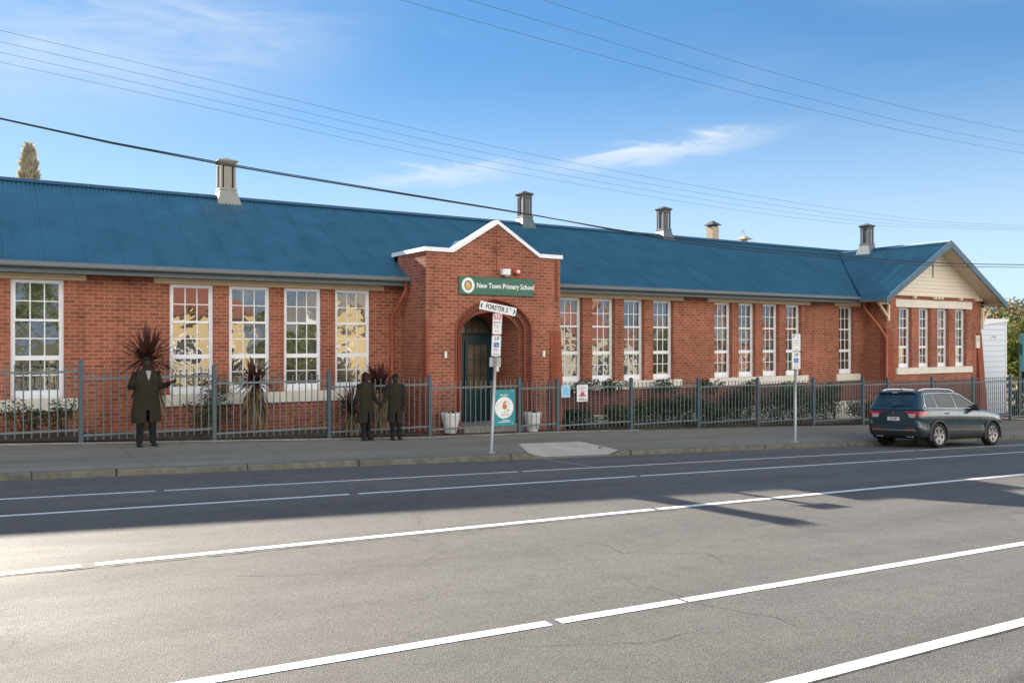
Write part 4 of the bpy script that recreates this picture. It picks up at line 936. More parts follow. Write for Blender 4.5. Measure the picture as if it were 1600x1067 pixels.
M = signM(dims(-.10)); p2 = plate(s1, 'parking_sign', M, .215, .475, SIGNW, INKGR); b = MB()
addtext(b, '1P', .125, INKG, M @ Matrix.Translation((.0, .155, .004)), bold=.003); wheelchair(b, M, .0, .02, .115)
addtext(b, '8:30-6', .052, INK, M @ Matrix.Translation((0, -.085, .004)), sx=.85, bold=.001); addtext(b, 'MON-FRI', .026, INKGR, M @ Matrix.Translation((0, -.132, .004)))
arrow(b, M, 0, -.19, .14, INK, both=True); b.build('lettering', p2)
M = signM(dims(-.47), off=-.04); b = MB(); b.bevbox(-.13, .13, -.11, .11, -.006, 0, GALV, .002, M); b.build('back_plate', s1)
M = signM(dims(-.62), off=.0); b = MB(); b.bevbox(.03, .09, -.06, .06, -.02, .02, CREAMW, .004, M); b.build('bracket', s1)
s2 = thing('parking_sign', (20.15, 16.75, pz(20.15, 16.75)), 'straight galvanised pole with a white parking sign and a blue wheelchair symbol', 'parking sign')
base = Vector((20.15, 16.75, pz(20.15, 16.75))); top = Vector((20.17, 16.75, .22)); ax = (top-base).normalized()
b = MB(); b.tube([base-ax*.1, top], .038, GALV, 12); b.lathe(base, [(.13, .002), (.10, .018), (.05, .028)], CONC, 12); b.build('pole', s2)
face = RAD(-38)
M = signM(dims(-.03), 0); p1 = plate(s2, 'time_sign', M, .265, .50, SIGNW, INKG); b = MB()
addtext(b, 'P', .135, INKG, M @ Matrix.Translation((-.06, .165, .004)), bold=.004); addtext(b, '5', .10, INKGR, M @ Matrix.Translation((.05, .175, .004)), bold=.001); addtext(b, 'MINUTE', .028, INKG, M @ Matrix.Translation((.055, .115, .004)))
addtext(b, '8:00-9:30', .045, INKG, M @ Matrix.Translation((0, .05, .004)), sx=.9, bold=.001); addtext(b, '2:30-3:30', .045, INKG, M @ Matrix.Translation((0, -.02, .004)), sx=.9, bold=.001); addtext(b, 'SCHOOL DAYS', .03, INKGR, M @ Matrix.Translation((0, -.09, .004)))
arrow(b, M, .03, -.20, .13, INK, True); b.build('lettering', p1)
M = signM(dims(-.55), 0); p2 = plate(s2, 'accessible_sign', M, .265, .50, SIGNW, INKGR); b = MB()
addtext(b, '1P', .14, INK, M @ Matrix.Translation((.0, .155, .004)), bold=.003); wheelchair(b, M, .0, .0, .135)
addtext(b, '8:30-6', .052, INKGR, M @ Matrix.Translation((0, -.125, .004)), sx=.9, bold=.001); arrow(b, M, 0, -.195, .15, INK, both=True); b.build('lettering', p2)
# ---------------------------------------------------------------- overhead lines
WIRE = mat('black_cable', (.015, .015, .017), rough=.6, var=0); WIREG = mat('grey_wire', (.07, .09, .12), rough=.5, var=0)
def spline(T, n=60):
    out = []; m = len(T)
    for i in range(m-1):
        p0, p1, p2, p3 = T[max(0, i-1)], T[i], T[i+1], T[min(m-1, i+2)]
        k = max(2, int(n*abs(p2[0]-p1[0])/abs(T[-1][0]-T[0][0])))
        for j in range(k):
            t = j/k; out.append(tuple(.5*((2*p1[c])+(-p0[c]+p2[c])*t+(2*p0[c]-5*p1[c]+4*p2[c]-p3[c])*t*t+(-p0[c]+3*p1[c]-3*p2[c]+p3[c])*t**3) for c in range(3)))
    return out+[T[-1]]
def cable(T, r, m, label, group=None):
    b = MB(); b.tube(spline(T), r, m, 5, caps=False); tag(b.build('overhead_cable', origin=T[0]), label, 'cable', group)
cable([(-14, 16.5, 5.6), (-6, 16.5, 4.45), (.4, 16.5, 3.66), (3.9, 16.5, 3.30), (11.06, 16.5, 2.88), (14.9, 16.5, 2.64), (20.3, 16.5, 2.54), (32, 16.5, 2.75), (64, 16.5, 4.5)], .014, WIRE, 'thick black cable sagging across the front of the blue roof')
cable([(-14, 16.62, 5.6), (-6, 16.62, 4.5), (.4, 16.55, 3.68), (3.9, 16.55, 3.34), (11.06, 16.55, 2.9), (14.9, 16.55, 2.60), (20.3, 16.55, 2.46), (32, 16.55, 2.66), (64, 16.6, 4.4)], .010, WIRE, 'thinner black cable hanging just below the thick black cable', None)
GB = ['highest of the four fine wires strung low over the roof', 'second from the top of the four fine wires low over the roof', 'third from the top of the four fine wires low over the roof', 'lowest of the four fine wires strung low over the roof']
for k in range(4):
    v = 16.5+.62*k; cable([(-14, v, 6.3), (1.5, v, 5.02), (11.5, v, 4.24), (23, v, 3.90), (33, v, 4.2+.03*k), (64, v, 6.0)], .0032, WIREG, GB[k], 'fine wires over the roof')
GA = ['highest fine wire running down from the top edge of the sky', 'middle fine wire of the three high in the sky', 'lower fine wire of the three high in the sky']
for k, (za, zb, zc) in enumerate(((7.86, 7.45, 7.5), (7.36, 6.98, 7.03), (6.95, 6.68, 6.75))):
    cable([(-14, 16.5, za+1.2), (2, 16.5, za+.45), (11.3, 16.5, za), (20, 16.5, zb), (32, 16.5, zc), (64, 16.5, zc+1.1)], .0045, WIREG, GA[k], 'high wires above the street')
WOOD = mat('pole_timber', (.16, .12, .09), rough=.9, var=.25, scale=3)
for u, lb in ((-14.2, 'timber power pole beside the footpath beyond the left edge'), (64.2, 'timber power pole beside the footpath far down the street')):
    t = thing('power_pole', (u, 16.9, z_kerb(u)), lb, 'power pole'); b = MB(); b.tube([(u, 16.9, z_kerb(u)-.3), (u, 16.9, 9.3)], [.16, .11], WOOD, 12); b.build('pole', t)
    for z in (6.0, 8.3): b = MB(); b.bevbox(u-.05, u+.05, 15.9, 18.6, z, z+.12, WOOD, .01); b.build('crossarm', t)
# ---------------------------------------------------------------- plants
LEAFM = {}
def leafmat(name, c, var=.45, scale=3):
    m = mat(name, c, rough=.6, var=var, scale=scale); p = m.node_tree.nodes['Principled BSDF']
    if not m.get('tr'):
        t = m.node_tree; o = t.nodes['Material Output']; tr = t.nodes.new('ShaderNodeBsdfTranslucent'); ms = t.nodes.new('ShaderNodeMixShader'); ms.inputs[0].default_value = .28
        src = p.inputs['Base Color'].links[0].from_socket if p.inputs['Base Color'].links else None
        if src: t.links.new(src, tr.inputs[0])
        t.links.new(p.outputs[0], ms.inputs[1]); t.links.new(tr.outputs[0], ms.inputs[2]); t.links.new(ms.outputs[0], o.inputs[0]); m['tr'] = 1
    return m
CRED = leafmat('cordyline_red', (.085, .030, .024), .4, 2); CDEAD = leafmat('cordyline_dead', (.30, .21, .11), .4, 2); CTR = mat('cordyline_trunk', (.10, .07, .045), rough=.95, var=.3)
def blade(mb, o, d, L_, w, droop, m, seg=5):
    d = Vector(d).normalized(); s = d.cross(Vector((0, 0, 1)))
    if s.length < .05: s = Vector((1, 0, 0))
    s.normalize(); p = Vector(o); V = []; F = []
    for i in range(seg+1):
        t = i/seg; ww = w*(.55+1.2*t)*(1-t)**.6*1.1 if t < 1 else 0.002
        V += [p-s*ww/2, p+s*ww/2]; d = (d+Vector((0, 0, -droop/seg))).normalized(); p = p+d*(L_/seg)
    for i in range(seg): F.append((2*i, 2*i+1, 2*i+3, 2*i+2))
    mb.mesh(V, F, m, True)
def cordyline(u, v, zc, R, label, seed, skirt=1.0, n=190, zt=None):
    r = random.Random(seed); g = z_fence(u)+.02; t = thing('cordyline', (u, v, g), label, 'cordyline', 'cordylines in the garden bed')
    b = MB(); b.tube([(u, v, g), (u+.02, v, (g+zc)/2), (u, v, zc)], [.075, .06, .05], CTR, 8); b.build('trunk', t)
    b = MB()
    for i in range(n):
        th = r.uniform(0, 2*pi); el = math.asin(r.uniform(-.25, 1)); d = (cos(el)*cos(th), cos(el)*sin(th), sin(el))
        blade(b, (u+.03*cos(th), v+.03*sin(th), zc+r.uniform(-.12, .08)), d, R*r.uniform(.75, 1.08), .056, r.uniform(.1, .9)*(1-abs(sin(el))*.7), CRED)
    b.build('crown', t)
    if skirt:
        b = MB()
        for i in range(int(200*skirt)):
            th = r.uniform(0, 2*pi); el = r.uniform(-.9, .15); z = zc-.1-r.uniform(0, (zc-g)*.45); 
            blade(b, (u+.06*cos(th), v+.06*sin(th), z), (cos(el)*cos(th), cos(el)*sin(th), sin(el)), R*r.uniform(.8, 1.15), .034, r.uniform(1.6, 3.4), CDEAD if r.random() < .8 else CRED, 6)
        b.build('dead_leaves', t)
cordyline(3.50, 21.5, -.42, .84, 'tall red cordyline behind the man in the long open coat', 11, 1.0)
cordyline(6.0, 21.55, -.98, .62, 'red cordyline with a thick skirt of dead leaves between two windows', 12, 1.5)
cordyline(9.35, 21.6, -1.18, .70, 'red cordyline behind the two people standing together', 13, .7)
cordyline(8.42, 21.3, -1.75, .66, 'low trunkless red cordyline left of the two people', 14, .35, 110)
GR = [leafmat('leaf_dark', (.030, .055, .022)), leafmat('leaf_mid', (.050, .085, .030)), leafmat('leaf_blue', (.025, .058, .038)), leafmat('leaf_yellow', (.20, .22, .03)), leafmat('leaf_brown', (.26, .19, .09)), leafmat('leaf_light', (.10, .15, .05)), leafmat('cypress_glare_pale', (.46, .42, .32), .2)]  # last one, the cypress leaf, is paled: lens glare put into its colour
STEM = mat('stem_brown', (.07, .05, .035), rough=.95, var=.3)
def leaves(mb, c, rad, n, size, ms, r, asp=.5, hollow=.35):
    c = Vector(c)
    for i in range(n):
        d = Vector((r.gauss(0, 1), r.gauss(0, 1), r.gauss(0, 1))).normalized(); k = (hollow+(1-hollow)*r.random()**.6); p = c+Vector((d.x*rad[0], d.y*rad[1], d.z*rad[2]))*k
        a = Vector((r.uniform(-1, 1), r.uniform(-1, 1), r.uniform(-.7, .7))).normalized(); b = a.cross(Vector((r.uniform(-1, 1), r.uniform(-1, 1), r.uniform(-1, 1)))).normalized(); s = size*r.uniform(.6, 1.25)
        mb.face([p-a*s*.5, p-a*s*.1+b*s*asp*.5, p+a*s*.5, p-a*s*.1-b*s*asp*.5], ms[int(r.random()**1.3*len(ms))])
def shrub(u, v, w, h, label, seed, kind=0, n=700, size=.075, name='shrub', cat='shrub', z=None, group=None, lift=.0):
    r = random.Random(seed); g = (z_fence(u)+.03) if z is None else z; t = thing(name, (u, v, g), label, cat, group)
    ms = {0: [GR[0], GR[1], GR[2]], 1: [GR[1], GR[0], GR[5]], 2: [GR[2], GR[0]], 3: [GR[3], GR[5], GR[1]], 4: [GR[4], GR[0], GR[1]]}[kind]
    b = MB(); tips = []
    for i in range(7):
        a = r.uniform(0, 2*pi); k = r.uniform(.3, .8); tip = Vector((u+cos(a)*w/2*k, v+sin(a)*w/2.6*k, g+lift*h+h*(1-lift)*r.uniform(.45, .88))); tips.append(tip)
        b.tube([(u+.02*cos(a), v+.02*sin(a), g), ((u*1.2+tip.x*.8)/2, (v*1.2+tip.y*.8)/2, (g+tip.z)/2), tuple(tip)], [.018, .012, .006], STEM, 5, caps=False)
    b.build('stem', t); b = MB()
    for tip in tips: leaves(b, tip, (w*.27, w*.25, h*(1-lift)*.28), n//9, size, ms, r)
    if not lift: leaves(b, (u, v, g+h*.42), (w*.5, w*.42, h*.42), n//3, size, ms, r)
    b.build('foliage', t); return t
shrub(-.3, 21.6, 1.3, .85, 'dark green shrub at the left edge of the picture under a window', 21, 0, 900)
shrub(1.0, 21.5, .95, .80, 'leafy green shrub in front of the left window sill', 22, 1, 700, group='shrubs under the windows')
shrub(1.75, 21.5, .7, .82, 'slender green shrub at the right end of the left window sill', 23, 1, 450)
shrub(4.75, 21.5, .8, .75, 'small green shrub right of the tall cordyline and below a window', 24, 1, 520)
shrub(5.2, 22.1, .75, 1.35, 'dark upright shrub against the pier behind a fence post', 25, 0, 700)
names = ['low dark shrub at the foot of the wall behind the paper notices', 'low clipped bush right of the first fence post after the gate', 'spreading dark green bush in front of the white plinth', 'rounded bush left of the patch of bare white plinth', 'small bush at the middle of the right fence run', 'broad dark bush left of the parking sign pole', 'dense bush just behind the parking sign pole', 'tall broad bush right of the parking sign pole', 'bush beside the single narrow window', 'bush hidden partly behind the grey car']
us_ = [15.7, 17.7, 19.2, 20.5, 21.8, 23.2, 24.6, 26.2, 27.9, 29.6]; hs = [.5, .7, .85, .95, .75, 1.1, 1.2, 1.3, 1.25, .9]
for i, (u, h) in enumerate(zip(us_, hs)): shrub(u, 21.5+.25*((i*7) % 3-1), 1.5+.15*((i*5) % 4), h, names[i], 40+i, 1 if i % 3 == 1 else 0, 1900, .10, group='bushes behind the right fence')
nm2 = ['thin rose bush reaching the first window sill right of the porch', 'spindly standard rose beside the second fence post', 'thin leggy shrub with a tuft of leaves above the low bushes', 'leggy shrub against the brick below the middle windows', 'thin shrub left of the parking sign against the brick', 'leggy shrub right of the parking sign against the brick', 'thin shrub below the single narrow window']
for i, u in enumerate([16.6, 17.9, 20.0, 22.2, 24.2, 26.6, 29.0]): shrub(u, 22.2, .95, 1.45, nm2[i], 60+i, 0, 700, .10, lift=.55, group='tall thin shrubs against the wall')
shrub(33.4, 20.95, .9, 1.1, 'green shrub in front of the wing behind the grey car', 71, 0, 500); shrub(36.3, 20.9, 1.1, .8, 'low shrub at the right corner of the wing', 72, 0, 500)
# weeds at the fence foot
b = MB(); r = random.Random(9); WEED = leafmat('weed_green', (.10, .11, .04))
for i in range(1500):
    u = r.choice([r.uniform(15.3, 20), r.uniform(17, 24), r.uniform(3, 12)]); v = 20.33+r.gauss(0, .07); z = pz(u, min(v, 20.3)) ; h = r.uniform(.02, .09)
    b.face([(u, v, z), (u+.012, v, z), (u+r.uniform(-.04, .04), v+r.uniform(-.04, .04), z+h)], WEED)
o = b.build('weeds'); o['kind'] = 'stuff'; o['label'] = 'straggling weeds and dry grass along the foot of the fence'; o['category'] = 'weeds'
# topiary, trees beyond the wing
def conetree(u, v, z0, z1, w, label, seed, m, name='conifer', n=1600, size=.09, power=1.0, trunk=.06):
    r = random.Random(seed); t = thing(name, (u, v, z0), label, 'conifer'); b = MB(); b.tube([(u, v, z0), (u, v, z1-.1)], [trunk, .01], STEM, 7); b.build('trunk', t); b = MB()
    for i in range(n):
        k = r.random()**.75; z = z1-(z1-z0)*k; rad = w/2*(k**power)*(1 if k < .8 else 1-(k-.8)*1.2)*(.9+.16*sin(z*9+seed)+.1*r.random()); a = r.uniform(0, 2*pi); q = rad*r.uniform(.75, 1.03); p = Vector((u+q*cos(a), v+q*sin(a), z))
        d = Vector((cos(a)*.5, sin(a)*.5, r.uniform(.4, 1.2))).normalized(); s = d.cross(Vector((r.uniform(-1, 1), r.uniform(-1, 1), r.uniform(-1, 1)))).normalized(); L_ = size*r.uniform(.7, 1.4)
        b.face([p-s*L_*.3, p+d*L_, p+s*L_*.3, p-d*L_*.5], m[int(r.random()*len(m))])
    b.build('crown', t)
conetree(3.05, 60, -4, 11.9, 3.4, 'tall narrow cypress rising behind the blue roof at far left', 81, [GR[6]], 'cypress', 9000, .34, .62, .3)
conetree(43.6, 22.3, -3.9, -1.05, 1.5, 'dark clipped cone shrub in front of the white weatherboard building', 82, [GR[0], GR[2]], 'topiary', 3000, .10, .75)
conetree(46.0, 22.3, -3.9, -1.35, 1.4, 'dark clipped cone shrub beside the teal sign board', 83, [GR[0], GR[2]], 'topiary', 3000, .10, .75)
def tree(u, v, z0, h, w, label, seed, ms, n=5000, size=.22, name='tree'):
    r = random.Random(seed); t = thing(name, (u, v, z0), label, 'tree'); b = MB(); b.tube([(u, v, z0), (u+.2, v, z0+h*.3), (u, v+.1, z0+h*.6)], [w*.045, w*.035, w*.015], STEM, 8)
    blobs = []
    for i in range(11):
        a = r.uniform(0, 2*pi); k = r.uniform(.25, .95); z = z0+h*r.uniform(.38, .88); c = Vector((u+cos(a)*w/2*k*.75, v+sin(a)*w/2*k*.75, z)); blobs.append(c)
        b.tube([(u, v, z0+h*r.uniform(.25, .5)), tuple((Vector((u, v, z))+c)/2-Vector((0, 0, h*.05))), tuple(c)], [w*.02, w*.012, w*.005], STEM, 6, caps=False)
    b.build('trunk', t); b = MB()
    for c in blobs:
        q = r.uniform(.17, .27); leaves(b, c, (w*q, w*q, h*q*.75), n//11, size, ms, r, .6, .2)
    b.build('crown', t)
tree(61, 33, -4.5, 7.3, 8, 'brownish autumn tree rising above the white weatherboard building', 91, [GR[4], GR[4], GR[5], GR[1]], 7000, .26)
tree(68.5, 36, -4.5, 7.2, 8, 'tan leaved tree between the wing and the yellow bush', 92, [GR[4], GR[1], GR[5]], 6000, .26)
tree(72, 37.6, -4.5, 7.9, 4.5, 'dark green tree standing behind the tan trees at the right edge', 93, [GR[0], GR[2]], 5000, .26)
tree(53.5, 28.4, -4.5, 4.6, 4.6, 'dark green bushy tree right of the white weatherboard building', 94, [GR[0], GR[1]], 6000, .2)
tree(50.6, 26.4, -4.2, 5.5, 2.3, 'bright yellow green bush at the right edge behind the teal sign', 95, [GR[3], GR[3], GR[5]], 4500, .2)
tree(80, 40, -4.5, 7, 9, 'olive tree beyond the right end of the street', 96, [GR[5], GR[1], GR[4]], 5000, .3)
tree(55, 31, -4.5, 6.8, 5.5, 'tan tree directly behind the corner of the wing', 97, [GR[4], GR[5]], 5000, .24)
for i, (u, v, h, w_, lb) in enumerate(((78, 24, 6, 7, 'rounded green tree on the verge past the teal notice board'), (92, 27, 7, 8, 'large dark tree further down the verge'), (108, 24, 7, 9, 'olive tree standing far down beside the street'), (128, 30, 9, 12, 'broad green tree at the far bottom of the street'))):
    tree(u, v, -4.4, h, w_, lb, 400+i, [GR[0], GR[1], GR[5]], 3000, .4)
# timber bench-like steps
t = thing('timber_steps', (47.5, 25.5, -3.9), 'pale timber slatted steps right of the white weatherboard building', 'steps'); TIM = mat('pale_timber', (.42, .34, .26), rough=.8, var=.2)
for k in range(6): b = MB(); b.bevbox(46.2, 50.2, 25+.3*k, 25.25+.3*k, -3.4+.35*k, -3.28+.35*k, TIM, .01); b.build('step', t)
for x in (46.3, 50.1): b = MB(); b.bevbox(x-.05, x+.05, 25, 26.7, -4.0, -3.42, TIM, .01); b.build('stringer', t)
# white weatherboard outbuilding
wb = thing('weatherboard_building', (43, 26, -4.0), 'small white weatherboard building with sloping roof right of the school wing', 'building')
WBM = boardmat('white_weatherboard', (.66, .72, .80), .27)
b = MB(); x0, x1, y0, y1 = 40.6, 45.3, 24.2, 30
b.face([(x0, y0, -4.2), (x1, y0, -4.2), (x1, y0, 1.02), (x0, y0, .62)], WBM); b.face([(x0, y0, -4.2), (x0, y1, -4.2), (x0, y1, .62), (x0, y0, .62)], WBM); b.face([(x1, y0, -4.2), (x1, y1, -4.2), (x1, y1, 1.02), (x1, y0, 1.02)], WBM); b.face([(x0, y1, -4.2), (x1, y1, -4.2), (x1, y1, 1.02), (x0, y1, .62)], WBM); b.build('wall', wb)
b = MB(); b.face([(x0-.1, y0-.08, .60), (x1+.1, y0-.08, 1.03), (x1+.1, y0-.08, 1.16), (x0-.1, y0-.08, 1.12)], WHITE); b.face([(x0-.1, y0-.08, 1.12), (x1+.1, y0-.08, 1.16), (x1+.1, y1, 1.16), (x0-.1, y1, 1.12)], CAPW); b.face([(x1+.1, y0-.08, 1.03), (x1+.1, y1, 1.03), (x1+.1, y1, 1.16), (x1+.1, y0-.08, 1.16)], WHITE); b.build('roof', wb)
b = MB(); b.bevbox(x1-.09, x1+.02, y0-.03, y0+.02, -4.2, 1.0, WHITE, .008); b.build('corner_board', wb)
b = MB(); b.tube([(44.0, y0-.02, .25), (44.0, y0-.14, .25), (44.05, y0-.16, .15)], .03, GALV, 6); b.build('wall_lamp', wb)
# teal sign board at the right edge
tb = thing('notice_board', (41.8, 21.3, -3.6), 'tall teal notice board on posts at the right edge of the picture', 'notice board'); TEALB = mat('teal_board', (.015, .14, .19), rough=.4, var=.08)
b = MB(); b.bevbox(41.1, 42.6, 21.2, 21.3, -1.4, .38, TEALB, .02); b.build('board', tb)
for x in (41.15, 42.5): b = MB(); b.bevbox(x-.04, x+.04, 21.3, 21.38, -3.8, .3, FENCEP, .01); b.build('post', tb)
# hills
def hill(name, d, a0, a1, hf, c, seed):
    r = random.Random(seed); m = leafmat(name+'_cover', c, .3, .01); b = MB(); n = 60; V = []; F = []; ph = [r.uniform(0, 6) for _ in range(5)]
    for i in range(n+1):
        a = RAD(a0+(a1-a0)*i/n); h = hf(i/n)+sum(sin(i/n*f*6+p)*s for f, p, s in zip((1, 2, 5, 9, 17), ph, (10, 6, 3, 1.5, .8)))*d/1800
        for k, (dd, hh) in enumerate(((.75, -8), (.88, h*.55), (1, h), (1.15, h*.4), (1.3, -8))): V.append((sin(a)*d*dd, cos(a)*d*dd, hh))
    for i in range(n):
        for k in range(4): F.append((i*5+k, (i+1)*5+k, (i+1)*5+k+1, i*5+k+1))
    b.mesh(V, F, m, True); return struct(b.build(name))
hill('hills', 2200, 35, 110, lambda t: 95*(1-.3*t), (.16, .24, .36), 3)  # distance haze put into the bluish cover colour
hill('hills', 1500, 110, 290, lambda t: 150, (.09, .11, .06), 4)
# ---------------------------------------------------------------- houses across the street (behind the camera; they show in the window panes)
HR = mat('roof_grey_iron', (.20, .20, .21), rough=.5, var=.1); HRR = mat('roof_red_iron', (.24, .07, .05), rough=.5, var=.1); HCR = mat('house_cream', (.46, .35, .19), rough=.8, var=.06); HWH = mat('house_white', (.36, .33, .26), rough=.8, var=.06); HBR = BRICK
def house(u, wd, v, label, wall, roofm, eh=3.4, dp=9, gable=True, seed=0):
    g = z_road(u, 2)+.1; t = thing('house', (u, v-dp/2, g), label, 'house'); b = MB(); x0, x1 = u-wd/2, u+wd/2; z1 = g+eh
    b.face([(x0, v, g-1), (x1, v, g-1), (x1, v, z1), (x0, v, z1)], wall); b.face([(x0, v-dp, g-1), (x1, v-dp, g-1), (x1, v-dp, z1), (x0, v-dp, z1)], wall)
    for x in (x0, x1): b.face([(x, v, g-1), (x, v-dp, g-1), (x, v-dp, z1), (x, v, z1)], wall)
    rh = 2.6
    if gable:
        xm0, xm1 = x0+.2, x0+wd*.45; xc = (xm0+xm1)/2; b.face([(xm0, v+.02, z1-.02), (xm1, v+.02, z1-.02), (xc, v+.02, z1+1.9)], wall)
    b.build('wall', t)
    b = MB(); e = .5
    b.face([(x0-e, v+e, z1), (x1+e, v+e, z1), (x1-2, v-dp/2, z1+rh), (x0+2, v-dp/2, z1+rh)], roofm); b.face([(x0-e, v-dp-e, z1), (x1+e, v-dp-e, z1), (x1-2, v-dp/2, z1+rh), (x0+2, v-dp/2, z1+rh)], roofm)
    b.face([(x0-e, v+e, z1), (x0-e, v-dp-e, z1), (x0+2, v-dp/2, z1+rh)], roofm); b.face([(x1+e, v+e, z1), (x1+e, v-dp-e, z1), (x1-2, v-dp/2, z1+rh)], roofm)
    if gable:
        for s in (-1, 1): b.face([(xc, v+.5, z1+2.05), (xc, v-dp/2, z1+2.05), (xc+s*((xm1-xm0)/2+.35), v-dp/2, z1-.1), (xc+s*((xm1-xm0)/2+.35), v+.5, z1-.1)], roofm)
    b.build('roof', t)
    for k, x in enumerate([x0+wd*.22, x0+wd*.62, x0+wd*.86]):
        f = MB(); f.box(x-.6, x+.6, v+.02, v+.08, g+.9, g+2.5, WHITE); fo = f.build('window', t); q = MB(); q.box(x-.52, x+.52, v+.081, v+.09, g+.98, g+1.68, INK); q.box(x-.52, x+.52, v+.081, v+.09, g+1.75, g+2.42, INK); q.build('pane', fo)
    f = MB(); x = x0+wd*.46; f.box(x-.45, x+.45, v+.02, v+.07, g, g+2.1, TEALD); f.build('door', t)
    q = MB(); q.box(x1-2.0, x1-1.2, v-dp/2-.4, v-dp/2+.4, z1+.5, z1+rh+1.2, HBR); q.build('chimney', t)
house(-9, 10, -7.5, 'cream rendered house with grey iron roof across the street', HCR, HR)
house(9.5, 9.5, -7.0, 'cream house with a red iron roof opposite the school windows', HCR, HRR, 3.9)
house(24, 12, -8.0, 'pale house with a broad front gable opposite the porch', HCR, HR, 3.6)
house(40, 11, -7.0, 'white cottage with red roof across the road from the school', HWH, HRR, 3.3)
house(55, 11, -7.5, 'brick house with grey roof across the road further down', HBR, HR, 3.6)
house(72, 13, -7.0, 'wide cream house at the lower end of the far side', HCR, HRR, 3.8)
house(92, 13, -7.0, 'white house with grey roof at the bottom of the street', HWH, HR, 3.8)
for i, (u, v, h, w_) in enumerate(((1.5, -6.5, 6, 5.5), (16.2, -5, 5, 4), (32, -6.5, 6, 5), (47.5, -5.5, 5, 4), (63.5, -6, 6, 5))):
    tree(u, v, z_road(u, 2)-.1, h, w_, ['broad green tree beside the cream rendered house', 'small green tree between the two cream houses', 'olive tree right of the pale gabled house', 'green tree between the white cottage and the brick house', 'leafy tree right of the brick house'][i], 300+i, [GR[1], GR[5], GR[3]], 3000, .28)
# front fences opposite
for u0, u1, lb in ((3, 15, 'white picket fence in front of the cream house opposite'), (18, 30, 'white picket fence in front of the gabled house opposite'), (34, 46, 'white picket fence in front of the white cottage opposite')):
    t = thing('picket_fence', ((u0+u1)/2, -3.2, z_road((u0+u1)/2, 2)), lb, 'fence'); b = MB(); u = u0
    while u < u1: b.box(u, u+.08, -3.22, -3.2, z_road(u, 2)+.1, z_road(u, 2)+1.1, HWH); u += .16
    b.build('pickets', t)
    for k in (.35, .9): b = MB(); b.face([(u0, -3.195, z_road(u0, 2)+k), (u1, -3.195, z_road(u1, 2)+k), (u1, -3.195, z_road(u1, 2)+k+.08), (u0, -3.195, z_road(u0, 2)+k+.08)], HWH); b.build('rail', t)
# ---------------------------------------------------------------- the car
from mathutils.bvhtree import BVHTree
PAINT = mat('car_paint', (.034, .070, .088), rough=.24, var=.0, metal=.35, coat=1.0); PLAST = mat('car_plastic', (.022, .026, .028), rough=.55, var=.1); CHROME = mat('car_chrome', (.75, .77, .78), rough=.18, var=0, metal=1); TAILR = mat('tail_red', (.55, .012, .02), rough=.2, var=0, coat=1); TAILW = mat('tail_clear', (.50, .46, .46), rough=.15, var=0, coat=1); ALLOY = mat('alloy', (.55, .56, .58), rough=.3, var=0, metal=.8); PLW = mat('plate_white', (.74, .70, .72), rough=.5, var=0)
def cat(T, x):   # smooth table lookup
    n = len(T)
    for i in range(n-1):
        if T[i][0] <= x <= T[i+1][0] or i == n-2: break
    a, b_ = T[i], T[i+1]; t = max(0, min(1, (x-a[0])/(b_[0]-a[0]))); p0 = T[max(0, i-1)]; p3 = T[min(n-1, i+2)]; out = []
    for c in range(1, len(a)):
        m1 = (b_[c]-p0[c])/(b_[0]-p0[0])*(b_[0]-a[0]) if i > 0 else (b_[c]-a[c]); m2 = (p3[c]-a[c])/(p3[0]-a[0])*(b_[0]-a[0]) if i < n-2 else (b_[c]-a[c])
        out.append((2*t**3-3*t**2+1)*a[c]+(t**3-2*t**2+t)*m1+(-2*t**3+3*t**2)*b_[c]+(t**3-t**2)*m2)
    return out
# x, half width, bottom z, top z
ST = [(-.80, .70, .46, 1.02), (-.785, .80, .38, 1.07), (-.74, .865, .32, 1.10), (-.62, .90, .28, 1.13), (-.3, .92, .24, 1.14), (.8, .925, .22, 1.13), (1.9, .925, .22, 1.10), (2.4, .92, .22, 1.085), (2.95, .905, .24, 1.03), (3.28, .875, .27, .975), (3.46, .81, .31, .92), (3.55, .70, .38, .84), (3.58, .55, .45, .74)]
def ring(x):
    w_, zb, zt = cat(ST, x); P = [(0, zb), (w_*.5, zb), (w_*.86, zb+.01), (w_*.955, zb+.08), (w_*.985, zb+.18), (w_*.992, zb+.30), (w_*.945, zb+(zt-zb)*.50), (w_, zb+(zt-zb)*.62), (w_*.995, zb+(zt-zb)*.74), (w_*.975, zb+(zt-zb)*.86), (w_*.945, zt-.035), (w_*.89, zt-.005), (w_*.70, zt+.012), (w_*.35, zt+.022), (0, zt+.025)]
    return [(x, y, z) for y, z in P]+[(x, -y, z) for y, z in P[-2:0:-1]]
car = thing('parked_car', (0, 0, 0), 'dark teal grey SUV parked at the kerb facing away down the street', 'car')
xs = [-.80, -.795, -.785, -.765, -.74, -.70, -.66, -.6, -.5, -.4]+[-.3+.1*i for i in range(33)]+[3.0, 3.1, 3.2, 3.28, 3.36, 3.42, 3.48, 3.52, 3.55, 3.57, 3.58]
b = MB(); R = [ring(x) for x in xs]; n = len(R[0]); V = [p for r_ in R for p in r_]; F = []; M_ = []
bodyf = MB()
for i in range(len(xs)-1):
    for k in range(n):
        f = (i*n+k, i*n+(k+1) % n, (i+1)*n+(k+1) % n, (i+1)*n+k); F.append(f)
F.append(tuple(range(n))[::-1]); F.append(tuple(range((len(xs)-1)*n, len(xs)*n)))
me = bpy.data.meshes.new('body'); me.from_pydata(V, [], F); me.materials.append(PAINT); me.materials.append(PLAST)
